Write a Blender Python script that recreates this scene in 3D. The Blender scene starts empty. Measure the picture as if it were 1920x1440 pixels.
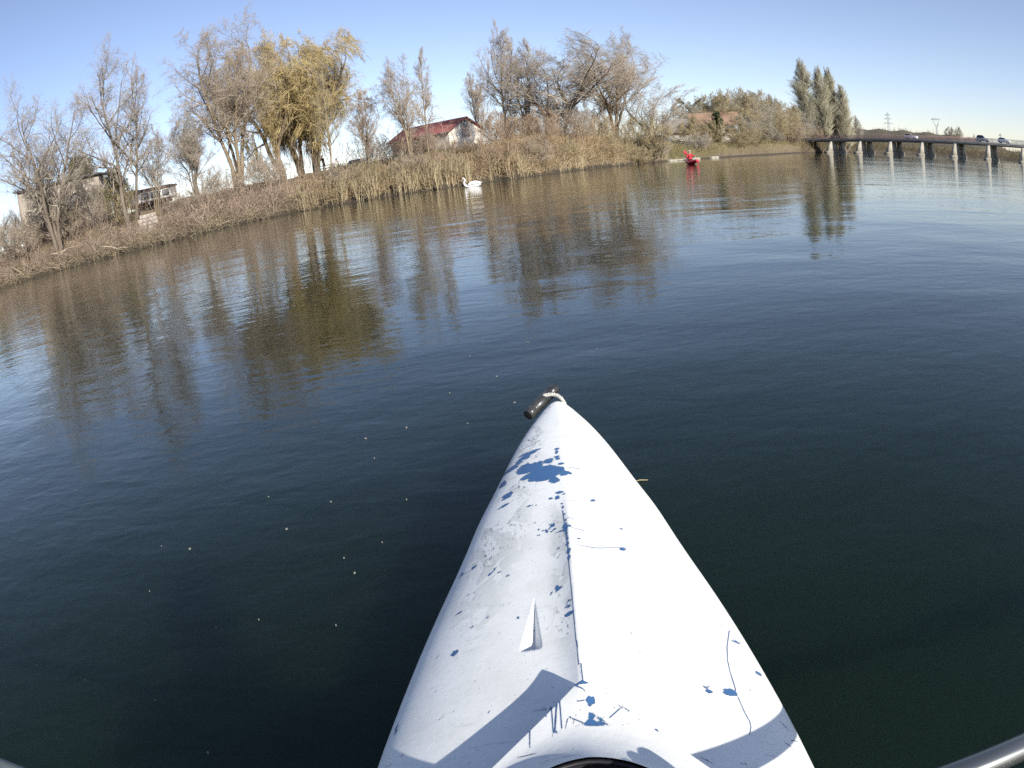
import bpy, math
import numpy as np
from mathutils import Vector, Matrix

R = math.radians
sc = bpy.context.scene
COL = sc.collection

# ------------------------------------------------------------------ camera
CAM_H = 0.85
AL, PH = R(18.65), R(7.0)
cd = bpy.data.cameras.new('camera')
cam = bpy.data.objects.new('camera', cd)
COL.objects.link(cam)
cd.type = 'PANO'
pc = cd if hasattr(cd, 'panorama_type') else cd.cycles
pc.panorama_type = 'FISHEYE_EQUISOLID'
pc.fisheye_lens = 36.0 * 1250.0 / 1920.0
pc.fisheye_fov = R(180)
cd.sensor_width = 36.0
cd.sensor_fit = 'HORIZONTAL'
cd.clip_start = 0.02
cd.clip_end = 6000
ca, sa, cp, sp = math.cos(AL), math.sin(AL), math.cos(PH), math.sin(PH)
cam.matrix_world = Matrix(((cp, sp, 0, 0), (-sp * sa, cp * sa, -ca, 0), (-sp * ca, cp * ca, sa, CAM_H), (0, 0, 0, 1)))
sc.camera = cam

# ------------------------------------------------------------------ sky, sun, exposure
SUN_EL, SUN_AZ = R(27), R(149)
w = bpy.data.worlds.new('World')
sc.world = w
w.use_nodes = True
wn = w.node_tree.nodes
bg = wn['Background']
sky = wn.new('ShaderNodeTexSky')
sky.sky_type = 'NISHITA'
sky.sun_disc = False
sky.sun_elevation = SUN_EL
sky.sun_rotation = SUN_AZ
sky.air_density = 0.9
sky.dust_density = 0.3
sky.ozone_density = 1.6
tint_ = wn.new('ShaderNodeMix'); tint_.data_type = 'RGBA'; tint_.blend_type = 'MULTIPLY'
tint_.inputs['Factor'].default_value = 1.0
tint_.inputs['B'].default_value = (1.03, 0.965, 1.04, 1)     # the camera's violet white balance
hs_ = wn.new('ShaderNodeHueSaturation')
hs_.inputs['Saturation'].default_value = 0.93
w.node_tree.links.new(sky.outputs[0], hs_.inputs['Color'])
w.node_tree.links.new(hs_.outputs[0], tint_.inputs['A'])
w.node_tree.links.new(tint_.outputs['Result'], bg.inputs[0])
bg.inputs[1].default_value = 0.108
sl = bpy.data.lights.new('sun', 'SUN')
sl.energy = 4.6
sl.angle = R(0.53)
sl.color = (1.0, 0.95, 0.87)
sun = bpy.data.objects.new('sun', sl)
COL.objects.link(sun)
sd = Vector((math.cos(SUN_EL) * math.sin(SUN_AZ), math.cos(SUN_EL) * math.cos(SUN_AZ), math.sin(SUN_EL)))
sun.rotation_euler = sd.to_track_quat('Z', 'Y').to_euler()
sc.view_settings.view_transform = 'Standard'
sc.view_settings.look = 'None'
sc.view_settings.exposure = 0.62
sc.view_settings.gamma = 1.0
sc.view_settings.use_curve_mapping = False
sc.cycles.max_bounces = 6
sc.cycles.use_denoising = False

# ------------------------------------------------------------------ helpers
def tag(o, label=None, cat=None, group=None, kind=None):
    if label: o['label'] = label
    if cat: o['category'] = cat
    if group: o['group'] = group
    if kind: o['kind'] = kind
    return o

def thing(name, label, cat, loc=(0, 0, 0), rz=0.0, group=None):
    o = bpy.data.objects.new(name, None)
    o.empty_display_size = 0.2
    COL.objects.link(o)
    o.location = loc
    o.rotation_euler = (0, 0, rz)
    return tag(o, label, cat, group)

def copy_tree(o, parent=None):
    c = o.copy()
    COL.objects.link(c)
    if parent is not None:
        c.parent = parent
    for ch in list(o.children):
        copy_tree(ch, c)
    return c

MATS = {}
def nodes_of(m):
    m.use_nodes = True
    return m.node_tree.nodes, m.node_tree.links

def mat(name, col, rough=0.8, metal=0.0, col2=None, scale=6.0, bump=0.0, bscale=None, spec=0.4, detail=6.0, tint=None, coat=0.0, stretch=None):
    """procedural: base colour broken up by noise (and by the strand attribute 'tint'), fine relief by bump"""
    if name in MATS: return MATS[name]
    m = bpy.data.materials.new(name)
    n, l = nodes_of(m)
    b = n['Principled BSDF']
    b.inputs['Roughness'].default_value = rough
    b.inputs['Metallic'].default_value = metal
    b.inputs['Specular IOR Level'].default_value = spec
    if coat: b.inputs['Coat Weight'].default_value = coat
    tc = n.new('ShaderNodeTexCoord')
    vec = tc.outputs['Object']
    if stretch:
        mp = n.new('ShaderNodeMapping')
        mp.inputs['Scale'].default_value = stretch
        l.new(vec, mp.inputs['Vector']); vec = mp.outputs[0]
    nz = n.new('ShaderNodeTexNoise')
    nz.inputs['Scale'].default_value = scale
    nz.inputs['Detail'].default_value = detail
    nz.inputs['Roughness'].default_value = 0.65
    l.new(vec, nz.inputs['Vector'])
    c2 = col2 or tuple(c * 0.7 for c in col)
    mx = n.new('ShaderNodeMix'); mx.data_type = 'RGBA'
    mx.inputs['A'].default_value = (*col, 1)
    mx.inputs['B'].default_value = (*c2, 1)
    rp = n.new('ShaderNodeMapRange')
    rp.inputs['From Min'].default_value = 0.32; rp.inputs['From Max'].default_value = 0.68
    l.new(nz.outputs['Fac'], rp.inputs['Value'])
    l.new(rp.outputs[0], mx.inputs['Factor'])
    out = mx.outputs['Result']
    if tint:
        at = n.new('ShaderNodeAttribute'); at.attribute_name = 'tint'
        cr = n.new('ShaderNodeValToRGB')
        e = cr.color_ramp.elements
        e[0].color = (*tint[0], 1); e[1].color = (*tint[-1], 1)
        for i, t in enumerate(tint[1:-1]):
            x = e.new((i + 1) / (len(tint) - 1)); x.color = (*t, 1)
        l.new(at.outputs['Fac'], cr.inputs['Fac'])
        m2 = n.new('ShaderNodeMix'); m2.data_type = 'RGBA'
        m2.inputs['Factor'].default_value = 0.8
        l.new(out, m2.inputs['A']); l.new(cr.outputs[0], m2.inputs['B'])
        out = m2.outputs['Result']
    l.new(out, b.inputs['Base Color'])
    if bump:
        bz = n.new('ShaderNodeTexNoise')
        bz.inputs['Scale'].default_value = bscale or scale * 4
        bz.inputs['Detail'].default_value = 5
        l.new(vec, bz.inputs['Vector'])
        bp = n.new('ShaderNodeBump')
        bp.inputs['Strength'].default_value = 0.7
        bp.inputs['Distance'].default_value = bump
        l.new(bz.outputs['Fac'], bp.inputs['Height'])
        l.new(bp.outputs[0], b.inputs['Normal'])
    MATS[name] = m
    return m

class MB:
    """collects geometry for ONE mesh object"""
    def __init__(s):
        s.v = []; s.n = 0; s.f = []; s.t = []
    def raw(s, verts, faces, tint=None, mi=0):
        verts = np.asarray(verts, float).reshape(-1, 3)
        s.v.append(verts)
        s.t.append(np.full(len(verts), 0.5) if tint is None else np.broadcast_to(np.asarray(tint, float), (len(verts),)))
        for fa in (faces if isinstance(faces, tuple) else (faces,)):
            fa = [f for f in fa] if not isinstance(fa, np.ndarray) else fa
            if isinstance(fa, np.ndarray):
                if len(fa): s.f.append((fa + s.n, mi))
            else:
                by = {}
                for f in fa: by.setdefault(len(f), []).append(f)
                for k, ff in by.items(): s.f.append((np.array(ff, int) + s.n, mi))
        s.n += len(verts)
        return s
    def box(s, c, size, rz=0.0, mi=0, taper=1.0, M=None):
        x, y, z = (d / 2 for d in size)
        p = np.array([(-x, -y, -z), (x, -y, -z), (x, y, -z), (-x, y, -z), (-x * taper, -y * taper, z), (x * taper, -y * taper, z), (x * taper, y * taper, z), (-x * taper, y * taper, z)])
        if rz:
            q = p.copy(); p[:, 0] = q[:, 0] * math.cos(rz) - q[:, 1] * math.sin(rz); p[:, 1] = q[:, 0] * math.sin(rz) + q[:, 1] * math.cos(rz)
        if M is not None: p = p @ np.array(M).T
        return s.raw(p + np.array(c), [(0, 3, 2, 1), (4, 5, 6, 7), (0, 1, 5, 4), (1, 2, 6, 5), (2, 3, 7, 6), (3, 0, 4, 7)], mi=mi)
    def prism(s, prof, a, b, mi=0):
        """prof: list of (y,z); extruded along x from a to b"""
        k = len(prof)
        v = [(a, y, z) for y, z in prof] + [(b, y, z) for y, z in prof]
        f = [tuple(range(k))[::-1], tuple(range(k, 2 * k))] + [(i, (i + 1) % k, k + (i + 1) % k, k + i) for i in range(k)]
        return s.raw(v, f, mi=mi)
    def tube(s, pts, rad, S=8, tint=None, mi=0):
        pts = np.asarray(pts, float)[None]; rad = np.broadcast_to(np.asarray(rad, float), (pts.shape[1],))[None]
        return s.tubes(pts, rad, S, tint, mi, cap=True)
    def tubes(s, pts, rad, S=3, tint=None, mi=0, cap=False):
        """pts (N,K,3), rad (N,K): tapered tubes; the last point is a tip unless cap"""
        N, K, _ = pts.shape
        if N == 0: return s
        t = np.empty_like(pts)
        t[:, 1:-1] = pts[:, 2:] - pts[:, :-2]; t[:, 0] = pts[:, 1] - pts[:, 0]; t[:, -1] = pts[:, -1] - pts[:, -2]
        t /= np.linalg.norm(t, axis=2, keepdims=True) + 1e-12
        m = t.mean(axis=1); ax = np.argmin(np.abs(m), axis=1)
        ref = np.eye(3)[ax][:, None, :]
        u = np.cross(t, np.broadcast_to(ref, t.shape)); u /= np.linalg.norm(u, axis=2, keepdims=True) + 1e-12
        v = np.cross(t, u)
        a = np.arange(S) * 2 * math.pi / S
        ring = pts[:, :, None, :] + rad[:, :, None, None] * (np.cos(a)[None, None, :, None] * u[:, :, None, :] + np.sin(a)[None, None, :, None] * v[:, :, None, :])
        KR = K if cap else K - 1
        ring = ring[:, :KR].reshape(N, KR * S, 3)
        if cap:
            V = np.concatenate([ring, pts[:, :1], pts[:, -1:]], axis=1)
        else:
            V = np.concatenate([ring, pts[:, -1:]], axis=1)
        per = V.shape[1]
        base = (np.arange(N) * per)[:, None]
        j = np.arange(S); jn = (j + 1) % S
        q = []
        for k in range(KR - 1):
            q.append(np.stack([k * S + j, k * S + jn, (k + 1) * S + jn, (k + 1) * S + j], 1))
        fs = []
        if q:
            q = np.concatenate(q)
            fs.append((base[:, :, None] + q[None]).reshape(-1, 4))
        tip = (KR - 1) * S
        if cap:
            tr = np.concatenate([np.stack([tip + j, tip + jn, np.full(S, KR * S + 1)], 1), np.stack([jn, j, np.full(S, KR * S)], 1)])
        else:
            tr = np.stack([tip + j, tip + jn, np.full(S, KR * S)], 1)
        fs.append((base[:, :, None] + tr[None]).reshape(-1, 3))
        if tint is not None: tint = np.repeat(np.broadcast_to(np.asarray(tint, float), (N,)), per)
        return s.raw(V.reshape(-1, 3), tuple(fs), tint, mi)
    def ball(s, c, r, seg=12, rings=8, mi=0, tint=None):
        r = np.broadcast_to(np.asarray(r, float), (3,))
        v = [(0, 0, -1)]
        for i in range(1, rings):
            p = -math.pi / 2 + math.pi * i / rings
            v += [(math.cos(p) * math.cos(2 * math.pi * j / seg), math.cos(p) * math.sin(2 * math.pi * j / seg), math.sin(p)) for j in range(seg)]
        v.append((0, 0, 1)); top = len(v) - 1
        f = [(0, 1 + (j + 1) % seg, 1 + j) for j in range(seg)]
        for i in range(rings - 2):
            o = 1 + i * seg
            f += [(o + j, o + (j + 1) % seg, o + seg + (j + 1) % seg, o + seg + j) for j in range(seg)]
        o = 1 + (rings - 2) * seg
        f += [(o + j, o + (j + 1) % seg, top) for j in range(seg)]
        return s.raw(np.array(v) * r + np.array(c), f, tint, mi)
    def mesh(s, name, mats, smooth=False):
        V = np.concatenate(s.v); T = np.concatenate(s.t)
        me = bpy.data.meshes.new(name)
        me.vertices.add(len(V)); me.vertices.foreach_set('co', V.astype(np.float32).ravel())
        L = np.concatenate([f.ravel() for f, _ in s.f]).astype(np.int32)
        tot = np.concatenate([np.full(len(f), f.shape[1]) for f, _ in s.f])
        mi = np.concatenate([np.full(len(f), m) for f, m in s.f]).astype(np.int32)
        st = np.concatenate([[0], np.cumsum(tot)[:-1]]).astype(np.int32)
        me.loops.add(len(L)); me.loops.foreach_set('vertex_index', L)
        me.polygons.add(len(tot)); me.polygons.foreach_set('loop_start', st)
        try: me.polygons.foreach_set('loop_total', tot.astype(np.int32))
        except Exception: pass
        me.polygons.foreach_set('material_index', mi)
        if smooth: me.polygons.foreach_set('use_smooth', np.ones(len(tot), bool))
        a = me.attributes.new('tint', 'FLOAT', 'POINT'); a.data.foreach_set('value', T.astype(np.float32))
        me.update(calc_edges=True)
        for m in (mats if isinstance(mats, (list, tuple)) else [mats]): me.materials.append(m)
        return me
    def build(s, name, mats, parent=None, smooth=False, loc=None, rot=None):
        o = bpy.data.objects.new(name, s.mesh(name, mats, smooth))
        COL.objects.link(o)
        if parent is not None: o.parent = parent
        if loc is not None: o.location = loc
        if rot is not None: o.rotation_euler = rot
        return o

def bevel(o, wd, seg=2):
    b = o.modifiers.new('bevel', 'BEVEL'); b.width = wd; b.segments = seg; b.limit_method = 'ANGLE'
    return o

def polar(az, d, z=0.0):
    return np.array([d * math.sin(R(az)), d * math.cos(R(az)), z])

# ------------------------------------------------------------------ the river's shore and the lie of the land
SH_A = [-180, -110, -90, -75, -60, -50, -43, -38, -34, -28, -24, -20, -16, -11, -4, 3, 7, 11, 15, 17, 20, 22.3, 24.6, 26.5, 30, 33, 37, 45, 60, 75, 90, 110, 180]
SH_D = [300, 190, 130, 85, 62, 53, 49, 46, 42.5, 41, 42.5, 44, 44.5, 42.5, 42, 44.5, 51, 59, 69, 73, 83, 97, 112, 145, 185, 215, 235, 250, 250, 190, 120, 150, 300]
PR_W = [-6, -2, 0, 0.3, 0.8, 2, 4, 7, 12, 30, 80, 400, 3000]
PR_Z = [-1.5, -0.5, -0.02, 0.22, 0.42, 0.95, 1.65, 2.35, 2.75, 3.05, 3.4, 4.5, 6]
SC_A = [-180, -60, 8, 13.5, 15.5, 19, 23, 27, 34, 180]
SC_K = [0.8, 1.0, 1.0, 0.9, 0.42, 0.42, 0.7, 0.75, 0.5, 0.5]
def shore(a_deg):
    a = np.asarray(a_deg, float)
    return np.interp(a, SH_A, SH_D) + 0.25 * np.sin(a * 2.1) + 0.18 * np.sin(a * 5.3 + 1) + 0.1 * np.sin(a * 13.7)
def land(x, y):
    x = np.asarray(x, float); y = np.asarray(y, float)
    a = np.degrees(np.arctan2(x, y)); d = np.hypot(x, y); wv = d - shore(a)
    k = np.interp(a, SC_A, SC_K); k = k + (1 - k) * np.clip((wv - 12) / 25, 0, 1)
    z = np.interp(wv, PR_W, PR_Z) * np.where(wv > 0, k, 1)
    rough = np.clip(wv, 0, 4) / 4
    return z + rough * (0.12 * np.sin(x * 0.9 + 1.3 * np.sin(y * 0.6)) + 0.08 * np.sin(y * 1.7 + x * 1.1) + 0.05 * np.sin(x * 3.1 - y * 2.3))
def on_land(az, d):
    p = polar(az, d); p[2] = float(land(p[0], p[1])); return p

# ------------------------------------------------------------------ land, hill, water
def ground_mesh():
    az = np.arange(-100, 112.01, 0.3)
    ws = np.array([-2, -0.4, 0, 0.12, 0.3, 0.6, 1.0, 1.5, 2.2, 3, 4, 5.2, 6.5, 8, 10, 13, 17, 22, 30, 42, 60, 90, 140, 220, 400, 800, 1500, 3000])
    A, Wd = np.meshgrid(az, ws, indexing='ij')
    D = shore(A) + Wd
    X, Y = D * np.sin(np.radians(A)), D * np.cos(np.radians(A))
    Z = land(X, Y)
    g = np.exp(-((A - 16.0) / 3.2) ** 2) * np.clip((Wd - 0.7) / 1.2, 0, 1) * np.clip((16 - Wd) / 6, 0, 1)
    g = np.maximum(g, 0.9 * np.clip((A - 44) / 2, 0, 1) * np.clip((Wd - 4) / 4, 0, 1))
    g = np.maximum(g, 0.6 * np.clip((Wd - 15) / 10, 0, 1))
    t = 0.36 + 0.22 * np.clip((Wd - 1) / 6, 0, 1) + 0.1 * np.sin(X * 0.8) * np.sin(Y * 0.7 + X * 0.3)
    t = np.where(A > 27, 0.22, t)
    t = np.where(Wd < 0.35, 0.03, t)  # wet mud plus the undercut bank's shadow, painted dark along the waterline
    t = t * (1 - g) + 0.97 * g
    na, nw = A.shape
    V = np.stack([X, Y, Z], -1).reshape(-1, 3)
    i = np.arange(na - 1)[:, None] * nw + np.arange(nw - 1)[None]
    F = np.stack([i, i + 1, i + nw + 1, i + nw], -1).reshape(-1, 4)
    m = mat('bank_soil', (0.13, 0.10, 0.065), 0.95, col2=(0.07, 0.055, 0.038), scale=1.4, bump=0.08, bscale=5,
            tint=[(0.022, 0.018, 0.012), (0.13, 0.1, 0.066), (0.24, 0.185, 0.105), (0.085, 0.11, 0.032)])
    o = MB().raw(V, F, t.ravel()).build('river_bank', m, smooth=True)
    tag(o, kind='structure')
ground_mesh()

HILL_A = [15, 22, 27, 31.7, 36, 39, 42, 43.5, 45, 47, 52, 60, 75]
HILL_E = [1.9, 2.05, 2.12, 2.12, 2.02, 1.9, 1.72, 1.4, 1.05, 0.75, 0.6, 0.5, 0.4]
def hill_z(a, d):
    top = 0.85 + 600 * np.tan(np.radians(np.interp(a, HILL_A, HILL_E))) - 3.5
    return np.interp(d, [380, 430, 600, 900, 1400], [0, 0.12, 1, 0.9, 0.2]) * top + 1.0 * np.sin(a * 3.0) * np.clip((d - 430) / 200, 0, 1)
def hill_mesh():
    az = np.arange(14, 76, 0.5); ds = np.array([380, 430, 470, 520, 560, 600, 660, 750, 900, 1400.])
    A, D = np.meshgrid(az, ds, indexing='ij')
    Z = hill_z(A, D)
    na, nw = A.shape
    V = np.stack([D * np.sin(np.radians(A)), D * np.cos(np.radians(A)), Z], -1).reshape(-1, 3)
    i = np.arange(na - 1)[:, None] * nw + np.arange(nw - 1)[None]
    F = np.stack([i, i + 1, i + nw + 1, i + nw], -1).reshape(-1, 4)
    m = mat('hill_scrub', (0.12, 0.095, 0.06), 1.0, col2=(0.07, 0.07, 0.04), scale=0.06, bump=1.0, bscale=0.3)
    tag(MB().raw(V, F).build('hill', m, smooth=True), kind='structure')
hill_mesh()

def water_mat():
    m = bpy.data.materials.new('river_water')
    n, l = nodes_of(m)
    b = n['Principled BSDF']
    b.inputs['Roughness'].default_value = 0.02
    b.inputs['IOR'].default_value = 1.333
    b.inputs['Specular IOR Level'].default_value = 0.5
    b.subsurface_method = 'BURLEY'            # light wanders in the murk, so shadows on it stay soft
    b.inputs['Subsurface Weight'].default_value = 1.0
    b.inputs['Subsurface Scale'].default_value = 0.9
    b.inputs['Subsurface Radius'].default_value = (0.7, 1.0, 0.8)
    tc = n.new('ShaderNodeTexCoord')
    # murky green, a little uneven
    nz = n.new('ShaderNodeTexNoise'); nz.inputs['Scale'].default_value = 0.25; nz.inputs['Detail'].default_value = 3
    l.new(tc.outputs['Object'], nz.inputs['Vector'])
    mx = n.new('ShaderNodeMix'); mx.data_type = 'RGBA'
    mx.inputs['A'].default_value = (0.0046, 0.0120, 0.0064, 1); mx.inputs['B'].default_value = (0.0064, 0.0152, 0.0076, 1)
    l.new(nz.outputs['Fac'], mx.inputs['Factor']); l.new(mx.outputs['Result'], b.inputs['Base Color'])
    last = None
    # long low swell, ripples, fine cat's-paw texture; ripples come in patches
    patch = n.new('ShaderNodeTexNoise'); patch.inputs['Scale'].default_value = 0.09; patch.inputs['Detail'].default_value = 2
    mpp = n.new('ShaderNodeMapping'); mpp.inputs['Scale'].default_value = (0.5, 1.0, 1); mpp.inputs['Rotation'].default_value = (0, 0, 0.5)
    l.new(tc.outputs['Object'], mpp.inputs[0]); l.new(mpp.outputs[0], patch.inputs['Vector'])
    pr = n.new('ShaderNodeMapRange'); pr.inputs['From Min'].default_value = 0.35; pr.inputs['From Max'].default_value = 0.65
    pr.inputs['To Min'].default_value = 0.35; pr.inputs['To Max'].default_value = 1.25
    l.new(patch.outputs['Fac'], pr.inputs['Value'])
    for sc_, st, rot, dist, det, use in ((0.8, (0.55, 1.0, 1), 0.25, 0.016, 1, False), (3.2, (0.5, 1.0, 1), -0.3, 0.0065, 2, True), (11.0, (0.6, 1.0, 1), 0.15, 0.0030, 2, True), (34.0, (0.7, 1.0, 1), -0.2, 0.0007, 2, True)):
        mp = n.new('ShaderNodeMapping'); mp.inputs['Scale'].default_value = st; mp.inputs['Rotation'].default_value = (0, 0, rot)
        l.new(tc.outputs['Object'], mp.inputs['Vector'])
        nz = n.new('ShaderNodeTexNoise'); nz.inputs['Scale'].default_value = sc_; nz.inputs['Detail'].default_value = det
        nz.inputs['Roughness'].default_value = 0.45; nz.inputs['Distortion'].default_value = 0.4
        l.new(mp.outputs[0], nz.inputs['Vector'])
        bp = n.new('ShaderNodeBump'); bp.inputs['Distance'].default_value = dist
        bp.inputs['Strength'].default_value = 1.0
        h = nz.outputs['Fac']
        if use:
            mu = n.new('ShaderNodeMath'); mu.operation = 'MULTIPLY'
            l.new(h, mu.inputs[0]); l.new(pr.outputs[0], mu.inputs[1]); h = mu.outputs[0]
        l.new(h, bp.inputs['Height'])
        if last: l.new(last, bp.inputs['Normal'])
        last = bp.outputs[0]
    l.new(last, b.inputs['Normal'])
    return m
def water():
    a = np.linspace(0, 2 * math.pi, 97)[:-1]
    V = [(0, 0, 0)] + [(4000 * math.sin(t), 4000 * math.cos(t), 0) for t in a]
    F = [(0, 1 + (i + 1) % 96, 1 + i) for i in range(96)]
    tag(MB().raw(V, F).build('river_water', water_mat()), kind='structure')
water()

# ------------------------------------------------------------------ the white kayak in the foreground
WS = [0, .006, .02, .05, .13, .235, .355, .46, .6, .7, .81, .9, 1.01, 1.12, 1.4, 1.7, 2.2, 2.8, 3.1, 3.24, 3.265]
WW = [.003, .013, .024, .042, .078, .114, .15, .184, .211, .230, .247, .259, .272, .281, .297, .30, .28, .17, .07, .025, .003]
BOW = 1.565
CK_Y, CK_A, CK_B = 0.03, 0.405, 0.19            # cockpit opening
def sstep(x): x = np.clip(x, 0, 1); return x * x * (3 - 2 * x)
_s = np.linspace(0, 3.265, 1307)
_w = np.interp(_s, WS, WW)
_k = np.exp(-(np.arange(-48, 49) / 18.0) ** 2); _k /= _k.sum()
_sm = np.convolve(np.pad(_w, 48, 'edge'), _k, 'valid')
_b = np.clip((_s - 0.03) / 0.10, 0, 1) * np.clip((3.2 - _s) / 0.1, 0, 1)
_w = _w * (1 - _b) + _sm * _b                  # fair the plan curve, keep the blunt bow
_w = _w * (1.0 - 0.062 * np.exp(-((_s - 0.45) / 0.30) ** 2))
def half_w(y): return np.interp(BOW - y, _s, _w) * 1.01
def edge_z(y):
    t = np.clip((y - 0.4) / 1.2, 0, None); tb = np.clip((-0.6 - y) / 1.1, 0, None)
    return 0.150 + 0.012 * sstep((y - 0.9) / 0.5) + 0.10 * t ** 1.7 + 0.06 * tb ** 1.7
def ridge_z(y):
    t = np.clip((y - 0.4) / 1.2, 0, None); tb = np.clip((-0.6 - y) / 1.1, 0, None)
    return 0.245 + 0.03 * t ** 1.5 + 0.02 * tb
def deck_z(x, y):
    W = half_w(y); u = np.clip(np.abs(x) / W, 0, 1)
    f = 0.86 * np.clip(1 - u ** 2.15, 0, None) ** 0.62 + 0.14 * (1 - u)
    z = edge_z(y) + (ridge_z(y) - edge_z(y)) * f
    nip = np.clip(1 - (BOW - y) / 0.03, 0, 1); z = z - 0.02 * nip ** 2
    # centre crease, standing a little proud ahead of the cockpit
    win = sstep((y - 0.5) / 0.1) * sstep((1.12 - y) / 0.25)
    z = z + 0.013 * np.exp(-(np.abs(x) / 0.022) ** 1.1) * win
    # the peaked cowl in front of the cockpit and the upturned lip round the opening
    v = (0.581 - y) * 0.84 - np.sqrt(x * x + 0.0001) + 0.006
    z = z + 0.034 * sstep((v + 0.004) / 0.015) * sstep((y + 0.75) / 0.2)
    # wedge-shaped recess moulded into the left of the foredeck
    q = (0.7915 - y) / 0.1085
    c = -0.0603 - 0.0008 * q; l_ = -0.0603 - 0.0203 * q; r_ = -0.0603 + 0.0108 * q
    wdg = np.minimum((x - l_) / np.maximum(c - l_, 1e-4), (r_ - x) / np.maximum(r_ - c, 1e-4))
    z = z - 0.017 * np.clip(q, 0, 1) * np.clip(wdg, 0, 1) * np.clip((y - 0.680) / 0.003, 0, 1)
    e = np.sqrt((x / CK_B) ** 2 + ((y - CK_Y) / CK_A) ** 2)
    z = z + 0.02 * np.clip(1 - (e - 1) / 0.16, 0, 1.0) ** 2 * sstep((y + 0.75) / 0.2)
    return z

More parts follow.
